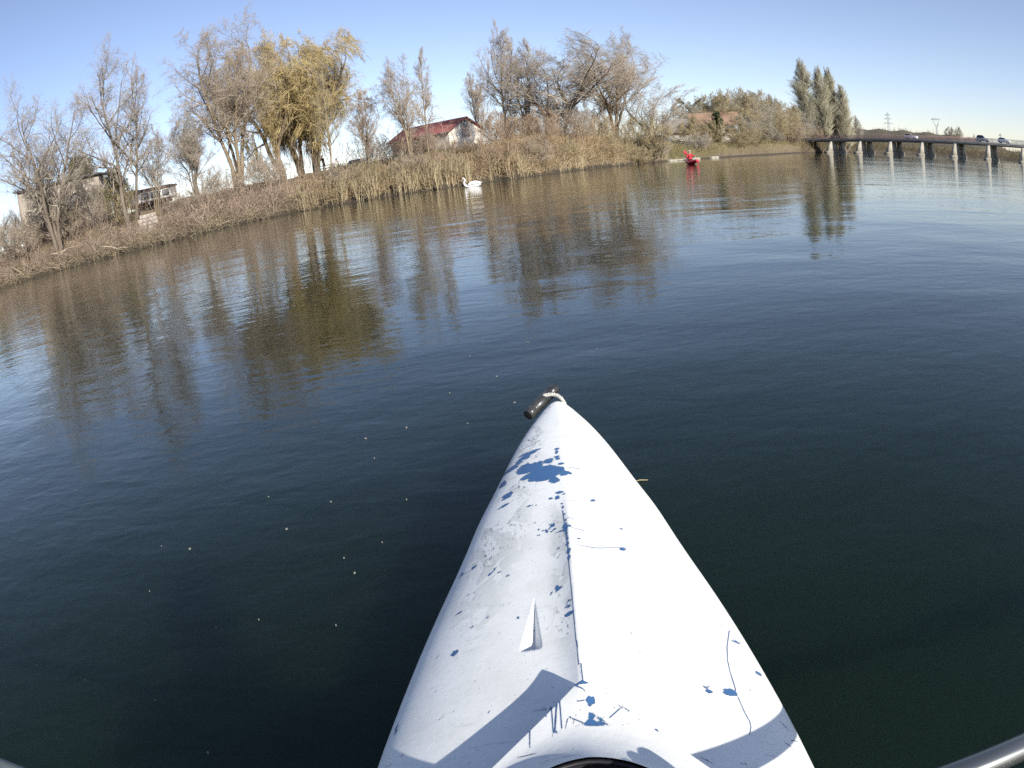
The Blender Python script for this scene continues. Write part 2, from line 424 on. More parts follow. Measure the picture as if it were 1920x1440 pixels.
CHIPS = [(-0.0679,1.2227,0.0234,0.0162),(-0.039,1.184,0.0282,0.0266),(-0.0534,1.1758,0.0175,0.015),(-0.0139,1.1857,0.0147,0.015),(0.0013,1.17,0.0087,0.0092),(-0.0205,1.1476,0.009,0.0107),(-0.0793,1.2348,0.0139,0.0126),(-0.0751,1.188,0.0107,0.0086),(-0.0297,1.2323,0.0098,0.0087),(-0.0473,1.2347,0.0062,0.006),(-0.0778,1.2805,0.0113,0.009),(-0.0857,1.2811,0.0081,0.0069),(-0.0915,1.2756,0.0084,0.0056),(-0.068,1.2901,0.0144,0.0044),(-0.0602,1.2975,0.014,0.0035),(-0.0819,1.2978,0.0108,0.0037),(-0.0992,1.2658,0.0169,0.0037),(-0.1067,1.2518,0.0146,0.0047),(-0.1189,1.2587,0.0204,0.0064),(-0.0105,1.2802,0.0049,0.0034),(-0.011,1.2657,0.0027,0.0074),(-0.0108,1.2451,0.0054,0.004),(-0.0094,1.2353,0.0048,0.004),(-0.004,1.2111,0.0055,0.0035),(-0.0056,1.1943,0.0055,0.0034),(0.0133,1.1658,0.0016,0.0026),(-0.1252,1.2034,0.0063,0.0118),(-0.1123,1.1426,0.0093,0.0086),(-0.1155,1.1321,0.0081,0.0038),(-0.1162,1.1055,0.0065,0.0029),(-0.1232,1.102,0.0078,0.0021),(-0.0121,1.0965,0.0069,0.0046),(-0.0041,1.0875,0.0031,0.0026),(-0.016,1.0811,0.0043,0.0039),(-0.017,1.0749,0.0043,0.0026),(-0.0285,1.0792,0.0035,0.0039),(-0.0698,1.0708,0.004,0.0026),(-0.0626,1.0691,0.0012,0.0016),(-0.0565,1.0675,0.0013,0.0016),(0.0478,1.0619,0.0045,0.0039),(-0.0071,1.0388,0.0016,0.0049),(-0.0089,1.0518,0.0013,0.0019),(-0.0279,0.9839,0.0035,0.0057),(-0.0316,0.9893,0.0029,0.0023),(-0.0248,0.9702,0.0028,0.0028),(-0.0335,0.9757,0.0014,0.0017),(-0.0392,0.9733,0.0014,0.002),(-0.0446,0.975,0.0015,0.0014),(-0.0519,0.9818,0.002,0.0023),(-0.0521,0.9636,0.0023,0.0017),(-0.038,0.9673,0.0012,0.0014),(-0.0307,0.965,0.0012,0.0014),(-0.0583,1.0074,0.0014,0.0018),(-0.0845,1.0211,0.0014,0.0012),(-0.0053,0.9087,0.0029,0.0077),(-0.0042,0.8868,0.0026,0.0074),(-0.0045,0.8697,0.0023,0.0073),(-0.0045,0.9254,0.0018,0.0052),(-0.0061,0.9893,0.0025,0.0052),(-0.0067,1.0099,0.0022,0.0074),(-0.0062,0.9694,0.0037,0.0084),(-0.0065,0.9555,0.0028,0.0068),(-0.006,0.9418,0.0018,0.0081),(-0.0158,0.9566,0.0054,0.0022),(-0.0026,0.9656,0.0061,0.0028),(0.0147,0.9281,0.0026,0.0021),(0.0884,0.969,0.0022,0.0018),(0.0833,0.9057,0.0044,0.0037),(-0.166,0.9318,0.0046,0.0041),(-0.1881,0.9343,0.0039,0.0031),(-0.126,0.8998,0.0031,0.0037),(-0.1186,0.8855,0.0023,0.0026),(-0.1035,0.8682,0.0025,0.0032),(-0.1324,0.8916,0.0035,0.0021),(-0.1351,0.8854,0.0021,0.0016),(-0.1276,0.9156,0.0016,0.0016),(-0.1307,0.7745,0.003,0.0037),(-0.1557,0.7616,0.0035,0.0024),(-0.084,0.7549,0.0018,0.0021),(-0.1771,0.7121,0.006,0.0058),(-0.2051,0.7182,0.0035,0.0026),(-0.1621,0.8519,0.0033,0.0015),(-0.1701,0.8518,0.0017,0.0023),(-0.109,0.7931,0.0027,0.0013),(-0.0974,0.7945,0.0018,0.0018),(-0.1249,0.7944,0.0015,0.0012),(-0.0261,0.8032,0.0025,0.0066),(-0.0181,0.8013,0.0024,0.0035),(-0.0339,0.7937,0.0022,0.0028),(-0.0092,0.7634,0.0036,0.0021),(-0.0117,0.7512,0.0044,0.0032),(-0.0112,0.734,0.0051,0.0043),(-0.0043,0.7345,0.0023,0.0028),(-0.1815,0.8099,0.004,0.002),(-0.1772,0.812,0.004,0.0015),(-0.0619,0.7291,0.0012,0.0012),(0.0072,0.574,0.0092,0.0055),(0.0072,0.5354,0.0051,0.0059),(0.0048,0.5298,0.0025,0.0029),(-0.0155,0.5626,0.0286,0.0027),(-0.0193,0.561,0.0022,0.0018),(0.0077,0.5109,0.004,0.0049),(0.0069,0.5153,0.003,0.0028),(0.0051,0.5014,0.0079,0.0039),(0.0138,0.4992,0.0069,0.0025),(0.0217,0.4985,0.0034,0.0012),(0.0178,0.5058,0.0018,0.002),(0.0228,0.5655,0.0064,0.0022),(0.0391,0.5549,0.0053,0.0015),(0.0469,0.5474,0.0053,0.0015),(0.0779,0.5132,0.0063,0.0023),(-0.0355,0.6609,0.0012,0.0012),(-0.0199,0.6537,0.0014,0.0012),(-0.0104,0.4977,0.0012,0.0012),(0.1877,0.5816,0.0093,0.0059),(0.19,0.5782,0.0072,0.0036),(0.1591,0.5802,0.0039,0.0035),(0.1583,0.5914,0.0061,0.0012),(0.226,0.7002,0.0075,0.003),(0.2447,0.6365,0.005,0.0041),(0.2116,0.7342,0.0017,0.0012),(0.2195,0.5918,0.0012,0.0012),(0.1734,0.4551,0.0012,0.0012),(0.179,0.4553,0.0012,0.0012),(0.1218,0.4607,0.0026,0.0014),(0.1173,0.4533,0.0025,0.0017),(-0.253,0.6,0.0016,0.0043),(-0.2526,0.5873,0.0019,0.0021),(-0.2292,0.5649,0.0022,0.0012),(-0.2293,0.5339,0.0024,0.0014),(-0.163,0.505,0.0012,0.0012),(-0.2501,0.5234,0.0041,0.0018),(-0.1863,0.5796,0.0025,0.0012),(-0.1783,0.5855,0.0012,0.0012),(-0.1677,0.5892,0.0013,0.0012),(-0.1176,0.5749,0.0012,0.0012)]
SCRATCHES = [([(-0.0085,1.0239),(-0.0073,0.9781),(-0.0067,0.942),(-0.0049,0.9021),(-0.0048,0.8722),(-0.0042,0.8624)],0.0012),([(0.0009,0.5508),(-0.0159,0.5666),(-0.0379,0.5462),(-0.053,0.5282),(-0.0799,0.5015),(-0.0979,0.4796)],0.0008),([(0.2212,0.7248),(0.2069,0.6812),(0.2,0.6503),(0.1976,0.6266)],0.0008),([(0.0113,0.9088),(0.0428,0.9054),(0.078,0.9102),(0.0868,0.9112)],0.0008),([(-0.0281,0.555),(-0.0266,0.4967)],0.0008),([(0.0117,0.5767),(0.0311,0.5617),(0.0527,0.5417)],0.0008),([(-0.0379,0.5462),(-0.0361,0.4928)],0.0008),([(-0.0719,1.28),(-0.0953,1.2707),(-0.1129,1.2596)],0.0015),([(0.0001,0.6232),(0.0008,0.5952),(0.0008,0.58)],0.0008),([(0.1976,0.6266),(0.1967,0.5853)],0.0008),([(0.1988,0.5446),(0.2017,0.5287),(0.201,0.5188),(0.1969,0.5078)],0.0008),([(-0.0624,0.5125),(-0.0622,0.4776)],0.0008),([(0.1966,0.5735),(0.1988,0.5446)],0.0008),([(-0.0035,0.9631),(0.0232,0.9567)],0.0008),([(0.0285,0.5097),(0.0473,0.5295)],0.0008),([(-0.0681,1.3289),(-0.0926,1.3294)],0.0011),([(-0.1708,0.9258),(-0.1924,0.927)],0.0009),([(-0.0045,0.7287),(-0.0034,0.709)],0.0008),([(0.0129,1.1912),(0.0304,1.1872)],0.0008),([(-0.0162,0.513),(-0.0036,0.5039)],0.0008),([(-0.048,1.3386),(-0.0601,1.3291)],0.0008),([(-0.0718,0.4626),(-0.0583,0.464)],0.0008),([(-0.0026,0.6708),(-0.0024,0.6582)],0.0008),([(0.1367,0.4598),(0.1298,0.4654)],0.0008),([(0.2498,0.5349),(0.2553,0.528)],0.0008),([(-0.0004,0.995),(0.0073,0.9941)],0.0008),([(0.2445,0.4954),(0.2501,0.4905)],0.0008),([(-0.0051,0.5355),(0.0011,0.5355)],0.0008),([(0.2577,0.5048),(0.2623,0.5057)],0.0008)]

def deck_fields(x, y):
    """signed distance (m) to where the paint is gone: chips and long scratches"""
    f = np.full(x.shape, 0.05); g = f.copy()
    for cx, cy, rx, ry in CHIPS:
        if rx > 0.018 and cy > 1.0: rx, ry = rx * 1.12, ry * 1.12
        q = np.sqrt(((x - cx) / rx) ** 2 + ((y - cy) / ry) ** 2)
        np.minimum(g if min(rx, ry) > 0.006 else f, (q - 1) * min(rx, ry), out=g if min(rx, ry) > 0.006 else f)
    s = np.full(x.shape, 9.0); near = np.full(x.shape, 0.012)
    for pts, hw in SCRATCHES + [([(-.0058, .90), (-.0045, .78), (-.004, .68), (-.002, .585)], .0005), ([(.002, .579), (.04, .533), (.085, .479), (.13, .426)], .0005), ([(-.004, .577), (-.05, .521), (-.095, .468)], .0005)]:
        hw = max(hw, 0.0009)
        for (ax, ay), (bx, by) in zip(pts[:-1], pts[1:]):
            dx, dy = bx - ax, by - ay
            t = np.clip(((x - ax) * dx + (y - ay) * dy) / (dx * dx + dy * dy + 1e-12), 0, 1)
            d = np.hypot(x - ax - t * dx, y - ay - t * dy)
            side = np.where((x - ax) * dy - (y - ay) * dx < 0, -1.0, 1.0)
            k = d < near
            s[k] = (side * d / hw)[k]; near[k] = d[k]
    return f, s, g, np.clip(1.6 - near / 0.0045, 0, 1)

def paint_mat():
    m = bpy.data.materials.new('worn_white_paint')
    n, l = nodes_of(m)
    b = n['Principled BSDF']
    tc = n.new('ShaderNodeTexCoord')
    def noise(scale, detail=4, rough=0.6, stretch=None, dist=0.0):
        z = n.new('ShaderNodeTexNoise'); z.inputs['Scale'].default_value = scale; z.inputs['Detail'].default_value = detail
        z.inputs['Roughness'].default_value = rough; z.inputs['Distortion'].default_value = dist
        v = tc.outputs['Object']
        if stretch:
            mp = n.new('ShaderNodeMapping'); mp.inputs['Scale'].default_value = stretch
            l.new(v, mp.inputs[0]); v = mp.outputs[0]
        l.new(v, z.inputs['Vector']); return z.outputs['Fac']
    def math_(op, a, bb=None, c=None):
        k = n.new('ShaderNodeMath'); k.operation = op
        for i, q in enumerate((a, bb, c)):
            if q is None: continue
            if isinstance(q, (int, float)): k.inputs[i].default_value = q
            else: l.new(q, k.inputs[i])
        return k.outputs[0]
    def ramp(v, a, c, lo=0.0, hi=1.0):
        k = n.new('ShaderNodeMapRange'); k.inputs['From Min'].default_value = a; k.inputs['From Max'].default_value = c
        k.inputs['To Min'].default_value = lo; k.inputs['To Max'].default_value = hi
        l.new(v, k.inputs['Value']); return k.outputs[0]
    def mix(fac, A, B):
        k = n.new('ShaderNodeMix'); k.data_type = 'RGBA'
        if isinstance(fac, float): k.inputs['Factor'].default_value = fac
        else: l.new(fac, k.inputs['Factor'])
        for s_, q in (('A', A), ('B', B)):
            if isinstance(q, tuple): k.inputs[s_].default_value = (*q, 1)
            else: l.new(q, k.inputs[s_])
        return k.outputs['Result']
    at = n.new('ShaderNodeAttribute'); at.attribute_name = 'tint'
    ragged = math_('MULTIPLY', math_('SUBTRACT', noise(230, 5, 0.7), 0.5), 0.0042)
    rag2 = math_('MULTIPLY', math_('SUBTRACT', noise(70, 3, 0.6), 0.5), 0.005)
    sdf = math_('ADD', math_('ADD', math_('SUBTRACT', at.outputs['Fac'], 0.0009), ragged), rag2)
    at2 = n.new('ShaderNodeAttribute'); at2.attribute_name = 'scratch'
    # 'scratch' holds the signed offset from the nearest scratch in half-widths, 'by_scratch' where it counts
    thin = math_('SUBTRACT', math_('ABSOLUTE', at2.outputs['Fac']), math_('ADD', 0.35, math_('MULTIPLY', noise(55, 5, 0.75), 1.35)))
    at4 = n.new('ShaderNodeAttribute'); at4.attribute_name = 'by_scratch'
    thin = math_('ADD', math_('MULTIPLY', thin, 0.001), math_('MULTIPLY', math_('LESS_THAN', at4.outputs['Fac'], 0.5), 0.05))
    sdf = math_('MINIMUM', sdf, thin)
    at3 = n.new('ShaderNodeAttribute'); at3.attribute_name = 'flake'
    jag = math_('MULTIPLY', math_('SUBTRACT', noise(58, 9, 0.78, (1.0, 1.5, 1)), 0.5), 0.026)
    sdf = math_('MINIMUM', sdf, math_('ADD', math_('SUBTRACT', at3.outputs['Fac'], 0.0018), jag))
    bare = ramp(sdf, 0.0, -0.0006)
    edge = ramp(math_('ABSOLUTE', sdf), 0.0012, 0.0)
    # worn zone on the shoulder where the paint is scuffed through in flecks
    wear = n.new('ShaderNodeAttribute'); wear.attribute_name = 'wear'
    fl = ramp(noise(120, 6, 0.75, (1, 0.55, 1)), 0.565, 0.60)
    patch = ramp(noise(14, 3, 0.5), 0.45, 0.56)
    flecks = math_('MULTIPLY', math_('MULTIPLY', fl, patch), ramp(wear.outputs['Fac'], 0.3, 0.8, 0.0, 0.85))
    bare = math_('MAXIMUM', bare, flecks)
    # old paint layers: faint scalloped patches, lighter and greyer
    v1 = noise(22, 2, 0.4, (1.0, 0.6, 1), 0.9)
    lay = math_('MULTIPLY', ramp(v1, 0.52, 0.575), ramp(wear.outputs['Fac'], 0.15, 0.7))
    dirt = ramp(noise(9, 5, 0.7), 0.45, 0.75)
    spk = ramp(noise(160, 2, 0.5), 0.70, 0.735)
    white = mix(lay, (0.82, 0.82, 0.775), (0.67, 0.675, 0.63))
    white = mix(math_('MULTIPLY', dirt, 0.45), white, (0.55, 0.56, 0.50))
    rub = math_('MULTIPLY', ramp(noise(30, 6, 0.7, (0.25, 3.0, 1)), 0.60, 0.64), ramp(noise(7, 3, 0.6), 0.45, 0.6))
    white = mix(math_('MULTIPLY', rub, 0.5), white, (0.42, 0.45, 0.46))
    white = mix(math_('MULTIPLY', spk, 0.6), white, (0.30, 0.33, 0.36))
    blue = mix(noise(40, 4), (0.045, 0.115, 0.255), (0.06, 0.155, 0.31))
    col = mix(bare, white, blue)
    col = mix(math_('MULTIPLY', edge, 0.25), col, (0.05, 0.08, 0.16))
    l.new(col, b.inputs['Base Color'])
    b.inputs['Roughness'].default_value = 0.42
    b.inputs['Specular IOR Level'].default_value = 0.4
    h = math_('ADD', math_('MULTIPLY', bare, -1.0), math_('MULTIPLY', lay, 0.25))
    h = math_('ADD', h, math_('MULTIPLY', noise(90, 4, 0.7), 0.35))
    bp = n.new('ShaderNodeBump'); bp.inputs['Distance'].default_value = 0.0011; bp.inputs['Strength'].default_value = 0.8
    l.new(h, bp.inputs['Height']); l.new(bp.outputs[0], b.inputs['Normal'])
    return m

def my_kayak():
    k = thing('kayak', 'white kayak with worn paint and a peaked cowl, its bow pointing out over the water', 'kayak', (0.0011, 0, 0), -0.067)
    pm = paint_mat()
    ys = np.concatenate([np.linspace(-1.70, 0.34, 70)[:-1], np.linspace(0.34, 0.556, 66)[:-1], np.linspace(0.556, 0.60, 40)[:-1], np.linspace(0.60, 1.50, 300)[:-1], np.linspace(1.50, BOW, 40)])
    us = np.sin(np.linspace(-1, 1, 131) * math.pi / 2 * 0.86) / math.sin(math.pi / 2 * 0.86)
    us = np.unique(np.concatenate([us, np.linspace(-0.36, -0.18, 36)]))
    YR, U = np.meshgrid(ys, us, indexing='ij')
    # the rows of the mesh bend into chevrons round the cowl so that its edges are clean
    kv = (1 / 0.84) * sstep((1.02 - YR) / 0.36) * sstep((YR + 0.95) / 0.95)
    Y = YR
    for _ in range(6):
        X = U * half_w(Y)
        Y = YR - kv * (np.sqrt(X * X + 0.0001) - 0.01)
    X = U * half_w(Y); Y = Y.copy()
    Z = deck_z(X, Y)
    nr, nc = X.shape
    e = ((X / CK_B) ** 2 + ((Y - CK_Y) / CK_A) ** 2)
    i = np.arange(nr - 1)[:, None] * nc + np.arange(nc - 1)[None]
    F = np.stack([i, i + 1, i + nc + 1, i + nc], -1).reshape(-1, 4)
    inside = (e < 1).ravel()
    F = F[~inside[F].all(axis=1)]
    rim_ = inside.copy(); rim_[:] = False; rim_[F.ravel()] = True
    snap = (rim_ & inside).reshape(X.shape)          # draw the cut edge onto the opening's outline
    es = np.sqrt(e[snap]); X[snap] /= es; Y[snap] = CK_Y + (Y[snap] - CK_Y) / es
    Z[snap] = deck_z(X[snap], Y[snap])
    T = np.full(X.shape, 0.05)
    s = Y > 0.33
    T2 = np.full(X.shape, 9.0); T4 = np.zeros(X.shape)
    T3 = np.full(X.shape, 0.05)
    T[s], T2[s], T3[s], T4[s] = deck_fields(X[s], Y[s])
    o = MB().raw(np.stack([X, Y, Z], -1).reshape(-1, 3), F, T.ravel()).build('deck', pm, k, smooth=True)
    wv = np.exp(-((U + 0.62) / 0.26) ** 2) * sstep((Y - 0.55) / 0.25) * (0.5 + 0.5 * sstep((Y - 0.8) / 0.2)) + 0.8 * np.exp(-((X + 0.018) / 0.016) ** 2) * sstep((Y - 0.62) / 0.1) * sstep((1.15 - Y) / 0.2)
    for nm, val in (('wear', np.clip(wv, 0, 1)), ('scratch', T2), ('flake', T3), ('by_scratch', T4)):
        at_ = o.data.attributes.new(nm, 'FLOAT', 'POINT'); at_.data.foreach_set('value', val.astype(np.float32).ravel())
    # hull below the gunwale
    hm = mat('hull_white', (0.72, 0.72, 0.70), 0.45, col2=(0.55, 0.56, 0.53), scale=5, bump=0.0006, bscale=60)
    ys2 = np.concatenate([np.linspace(-1.70, 1.2, 60), np.linspace(1.2, BOW, 40)[1:]])
    prof = [(1.0, 0.0), (1.005, -0.02), (0.99, -0.06), (0.93, -0.13), (0.80, -0.20), (0.5, -0.25), (0.0, -0.27)]
    prof = prof + [(-a_, b_) for a_, b_ in prof[-2::-1]]
    hv = []
    for y in ys2:
        ez = float(edge_z(y)); hw = float(half_w(y)); fine = min(1.0, hw / 0.12)
        for pu, pz in prof:
            nip = max(0, 1 - (BOW - y) / 0.03)
            hv.append((pu * hw * (1 if abs(pz) < 0.01 else (0.6 + 0.4 * fine)), y, ez - 0.001 + pz * (0.35 + 0.65 * fine) - 0.02 * nip ** 2))
    npf = len(prof); i = np.arange(len(ys2) - 1)[:, None] * npf + np.arange(npf - 1)[None]
    MB().raw(hv, np.stack([i, i + npf, i + npf + 1, i + 1], -1).reshape(-1, 4)).build('hull', hm, k, smooth=True)
    # dark joint between deck and hull
    for sgn in (-1, 1):
        yy = np.concatenate([np.linspace(-1.6, 1.4, 70), np.linspace(1.4, 1.555, 14)[1:]])
        MB().tube(np.stack([sgn * (half_w(yy) + 0.0006), yy, edge_z(yy) - 0.006], 1), 0.0035, 6).build('gunwale_seam', mat('seam_black', (0.02, 0.02, 0.022), 0.6), k, smooth=True)
    # lip round the cockpit opening
    t = np.linspace(0, 2 * math.pi, 97)
    lx, ly = CK_B * 1.0 * np.cos(t), CK_Y + CK_A * 1.0 * np.sin(t)
    lz = deck_z(lx * 1.02, CK_Y + (ly - CK_Y) * 1.02)
    MB().tube(np.stack([lx, ly, lz - 0.003], 1), 0.0032, 8).build('cockpit_rim', mat('rim_black', (0.015, 0.014, 0.018), 0.5), k, smooth=True)
    dk = mat('cockpit_black', (0.012, 0.011, 0.013), 0.8)
    sk = []
    for j, (f, dz) in enumerate(((1.0, -0.004), (0.985, -0.06), (0.95, -0.16), (0.7, -0.25))):
        for q in range(96): sk.append((lx[q] * f, CK_Y + (ly[q] - CK_Y) * f, lz[q] + dz if j < 2 else 0.245 + dz))
    sk.append((0, CK_Y, -0.01))
    fs = [(j * 96 + q, j * 96 + (q + 1) % 96, (j + 1) * 96 + (q + 1) % 96, (j + 1) * 96 + q) for j in range(3) for q in range(96)] + [(288 + q, 288 + (q + 1) % 96, 384) for q in range(96)]
    MB().raw(sk, fs).build('cockpit_well', dk, k, smooth=True)
    # toggle handle and its cord
    tg = MB()
    bx, by, bz = 0.0, BOW - 0.004, float(ridge_z(BOW)) - 0.012
    c = np.array([-0.037, BOW + 0.004, bz + 0.004]); ax = np.array([0.62, 0.72, 0.28]); ax /= np.linalg.norm(ax)
    L = 0.118
    st = [-0.5, -0.497, -0.3, -0.29, -0.28, 0.0, 0.28, 0.29, 0.3, 0.497, 0.5]; rr = [0.011, 0.014, 0.0145, 0.012, 0.0145, 0.015, 0.0145, 0.012, 0.0145, 0.014, 0.011]
    tg.tube([c + ax * L * q for q in st], rr, 14)
    tg.build('toggle_handle', mat('toggle_rubber', (0.012, 0.012, 0.012), 0.3, col2=(0.06, 0.06, 0.055), scale=11, bump=0.0008, bscale=120, spec=0.6), k, smooth=True)
    cords = []
    a = c + ax * 0.004 + np.array([0.004, -0.002, 0.013]); b2 = np.array([0.021, BOW - 0.03, bz - 0.004])
    t = np.linspace(0, 1, 26)[:, None]
    mid = np.array([0.012, BOW + 0.006, bz + 0.028])
    path = (1 - t) ** 2 * a + 2 * t * (1 - t) * mid + t ** 2 * b2
    path = np.concatenate([[c - np.array([0.008, 0.0, 0.004])], path])
    cm = mat('cord_white', (0.62, 0.60, 0.52), 0.9, col2=(0.35, 0.34, 0.3), scale=150, bump=0.0006, bscale=300)
    mb = MB()
    ph = np.linspace(0, 2 * math.pi * 5, len(path))
    for q in range(3):
        off = np.stack([np.cos(ph + q * 2.094), np.sin(ph + q * 2.094) * 0.4, np.sin(ph + q * 2.094)], 1) * 0.0026
        mb.tube(path + off, 0.0029, 7)
    mb.build('toggle_cord', cm, k, smooth=True)
    return k
my_kayak()

# ------------------------------------------------------------------ bare winter trees
def unit(v): return v / (np.linalg.norm(v, axis=-1, keepdims=True) + 1e-12)
def integrate(P, D, L, K, wander, up, rng, droop=0.0):
    pts = [P]; d = unit(D); step = (L / (K - 1))[:, None]
    for k in range(K - 1):
        d = unit(d + rng.normal(0, wander, d.shape) + np.array([0, 0, 1.0]) * (up - droop * k / (K - 1)))
        P = P + d * step; pts.append(P)
    return np.stack(pts, 1)
def sprout(pts, rad, L, n, tmin, tmax, ang, lenr, wander, up, K, rng, rmin, droop=0.0, short=0.55, rk=0.68, taper=0.25):
    N, KP, _ = pts.shape
    pi_ = np.repeat(np.arange(N), n)
    M = len(pi_)
    t = tmin + (tmax - tmin) * ((np.tile(np.arange(n), N) + rng.random(M)) / n)
    x = t * (KP - 1); i = np.minimum(x.astype(int), KP - 2); fr = (x - i)[:, None]
    a, b = pts[pi_, i], pts[pi_, i + 1]
    P = a + (b - a) * fr; T = unit(b - a)
    r = rad[pi_, i] * (1 - fr[:, 0]) + rad[pi_, i + 1] * fr[:, 0]
    side = unit(np.cross(T, rng.normal(size=(M, 3))))
    an = np.radians(ang) * (0.7 + 0.6 * rng.random(M))[:, None]
    D = T * np.cos(an) + side * np.sin(an)
    rel = (t - tmin) / max(1e-6, tmax - tmin)
    Lc = L[pi_] * lenr * (1 - short * rel) * (0.65 + 0.7 * rng.random(M))
    q = integrate(P, D, Lc, K, wander, up, rng, droop)
    r0 = np.maximum(r * rk, rmin * 1.25)
    rr = r0[:, None] * np.linspace(1, taper, K)[None]
    return q, np.maximum(rr, rmin * np.linspace(1.0, 0.6, K)[None]), Lc

# stems, spread, trunk length share, trunk wander, trunk radius/H; then per level: n, tmin, tmax, angle, length, wander, up, K, droop
STY = {
    'ash': dict(env='cone', stems=1, spread=0.03, tw=0.05, tr=0.0135, lv=[(18, .25, .97, 54, .44, .10, .07, 8, 0), (10, .12, 1, 48, .55, .16, .03, 6, 0), (9, .1, 1, 48, .6, .2, .02, 3, 0), (6, .1, 1, 44, .7, .2, .01, 2, 0)]),
    'slim': dict(env='cone', stems=1, spread=0.02, tw=0.025, tr=0.0095, lv=[(24, .28, .97, 46, .26, .07, .10, 7, 0), (9, .12, 1, 44, .5, .12, .06, 5, 0), (7, .1, 1, 42, .6, .16, .03, 3, 0), (5, .1, 1, 40, .7, .15, .01, 2, 0)]),
    'vase': dict(env='ball', stems=5, spread=0.2, tw=0.05, tr=0.0105, lv=[(11, .3, .98, 44, .40, .10, .07, 7, 0), (10, .1, 1, 46, .56, .15, .04, 5, 0), (9, .1, 1, 46, .62, .2, .03, 3, 0), (6, .1, 1, 42, .75, .2, .01, 2, 0)]),
    'willow': dict(env='ball', stems=3, spread=0.34, tw=0.09, tr=0.0165, lv=[(12, .28, .98, 56, .48, .12, .05, 8, 0), (11, .1, 1, 52, .56, .17, .01, 6, .04), (10, .1, 1, 50, .66, .17, -.03, 4, .28), (7, .1, 1, 42, .8, .14, -.5, 2, 0)]),
    'spread': dict(env='ball', stems=4, spread=0.46, tw=0.10, tr=0.0145, lv=[(10, .22, .98, 48, .5, .12, .08, 8, 0), (10, .1, 1, 48, .55, .16, .04, 6, 0), (9, .1, 1, 46, .6, .2, .03, 3, 0), (6, .1, 1, 44, .72, .2, .01, 2, 0)]),
    'poplar': dict(env='spindle', stems=1, spread=0.003, tw=0.006, tr=0.012, lv=[(130, .02, .97, 17, .26, .04, .16, 6, 0), (10, .1, 1, 17, .5, .06, .14, 3, 0), (13, .0, 1, 18, .7, .08, .12, 2, 0)]),
    'round': dict(env='bush', stems=4, spread=0.34, tw=0.08, tr=0.012, lv=[(10, .12, .98, 52, .5, .12, .05, 6, 0), (10, .1, 1, 50, .55, .16, .03, 5, 0), (9, .1, 1, 48, .6, .2, .02, 3, 0), (6, .1, 1, 44, .72, .2, .0, 2, 0)]),
    'leaner': dict(stems=3, spread=0.22, tw=0.07, tr=0.0105, lv=[(10, .28, .98, 48, .42, .10, .08, 7, 0), (9, .1, 1, 48, .56, .15, .04, 5, 0), (8, .1, 1, 44, .6, .19, .03, 3, 0), (6, .1, 1, 42, .72, .2, .02, 2, 0)]),
    'shrub': dict(env='bush', stems=13, spread=0.55, tw=0.10, tr=0.008, lv=[(9, .1, .98, 42, .5, .13, .06, 5, 0), (8, .1, 1, 44, .55, .17, .04, 4, 0), (8, .0, 1, 42, .7, .2, .02, 2, 0)]),
}
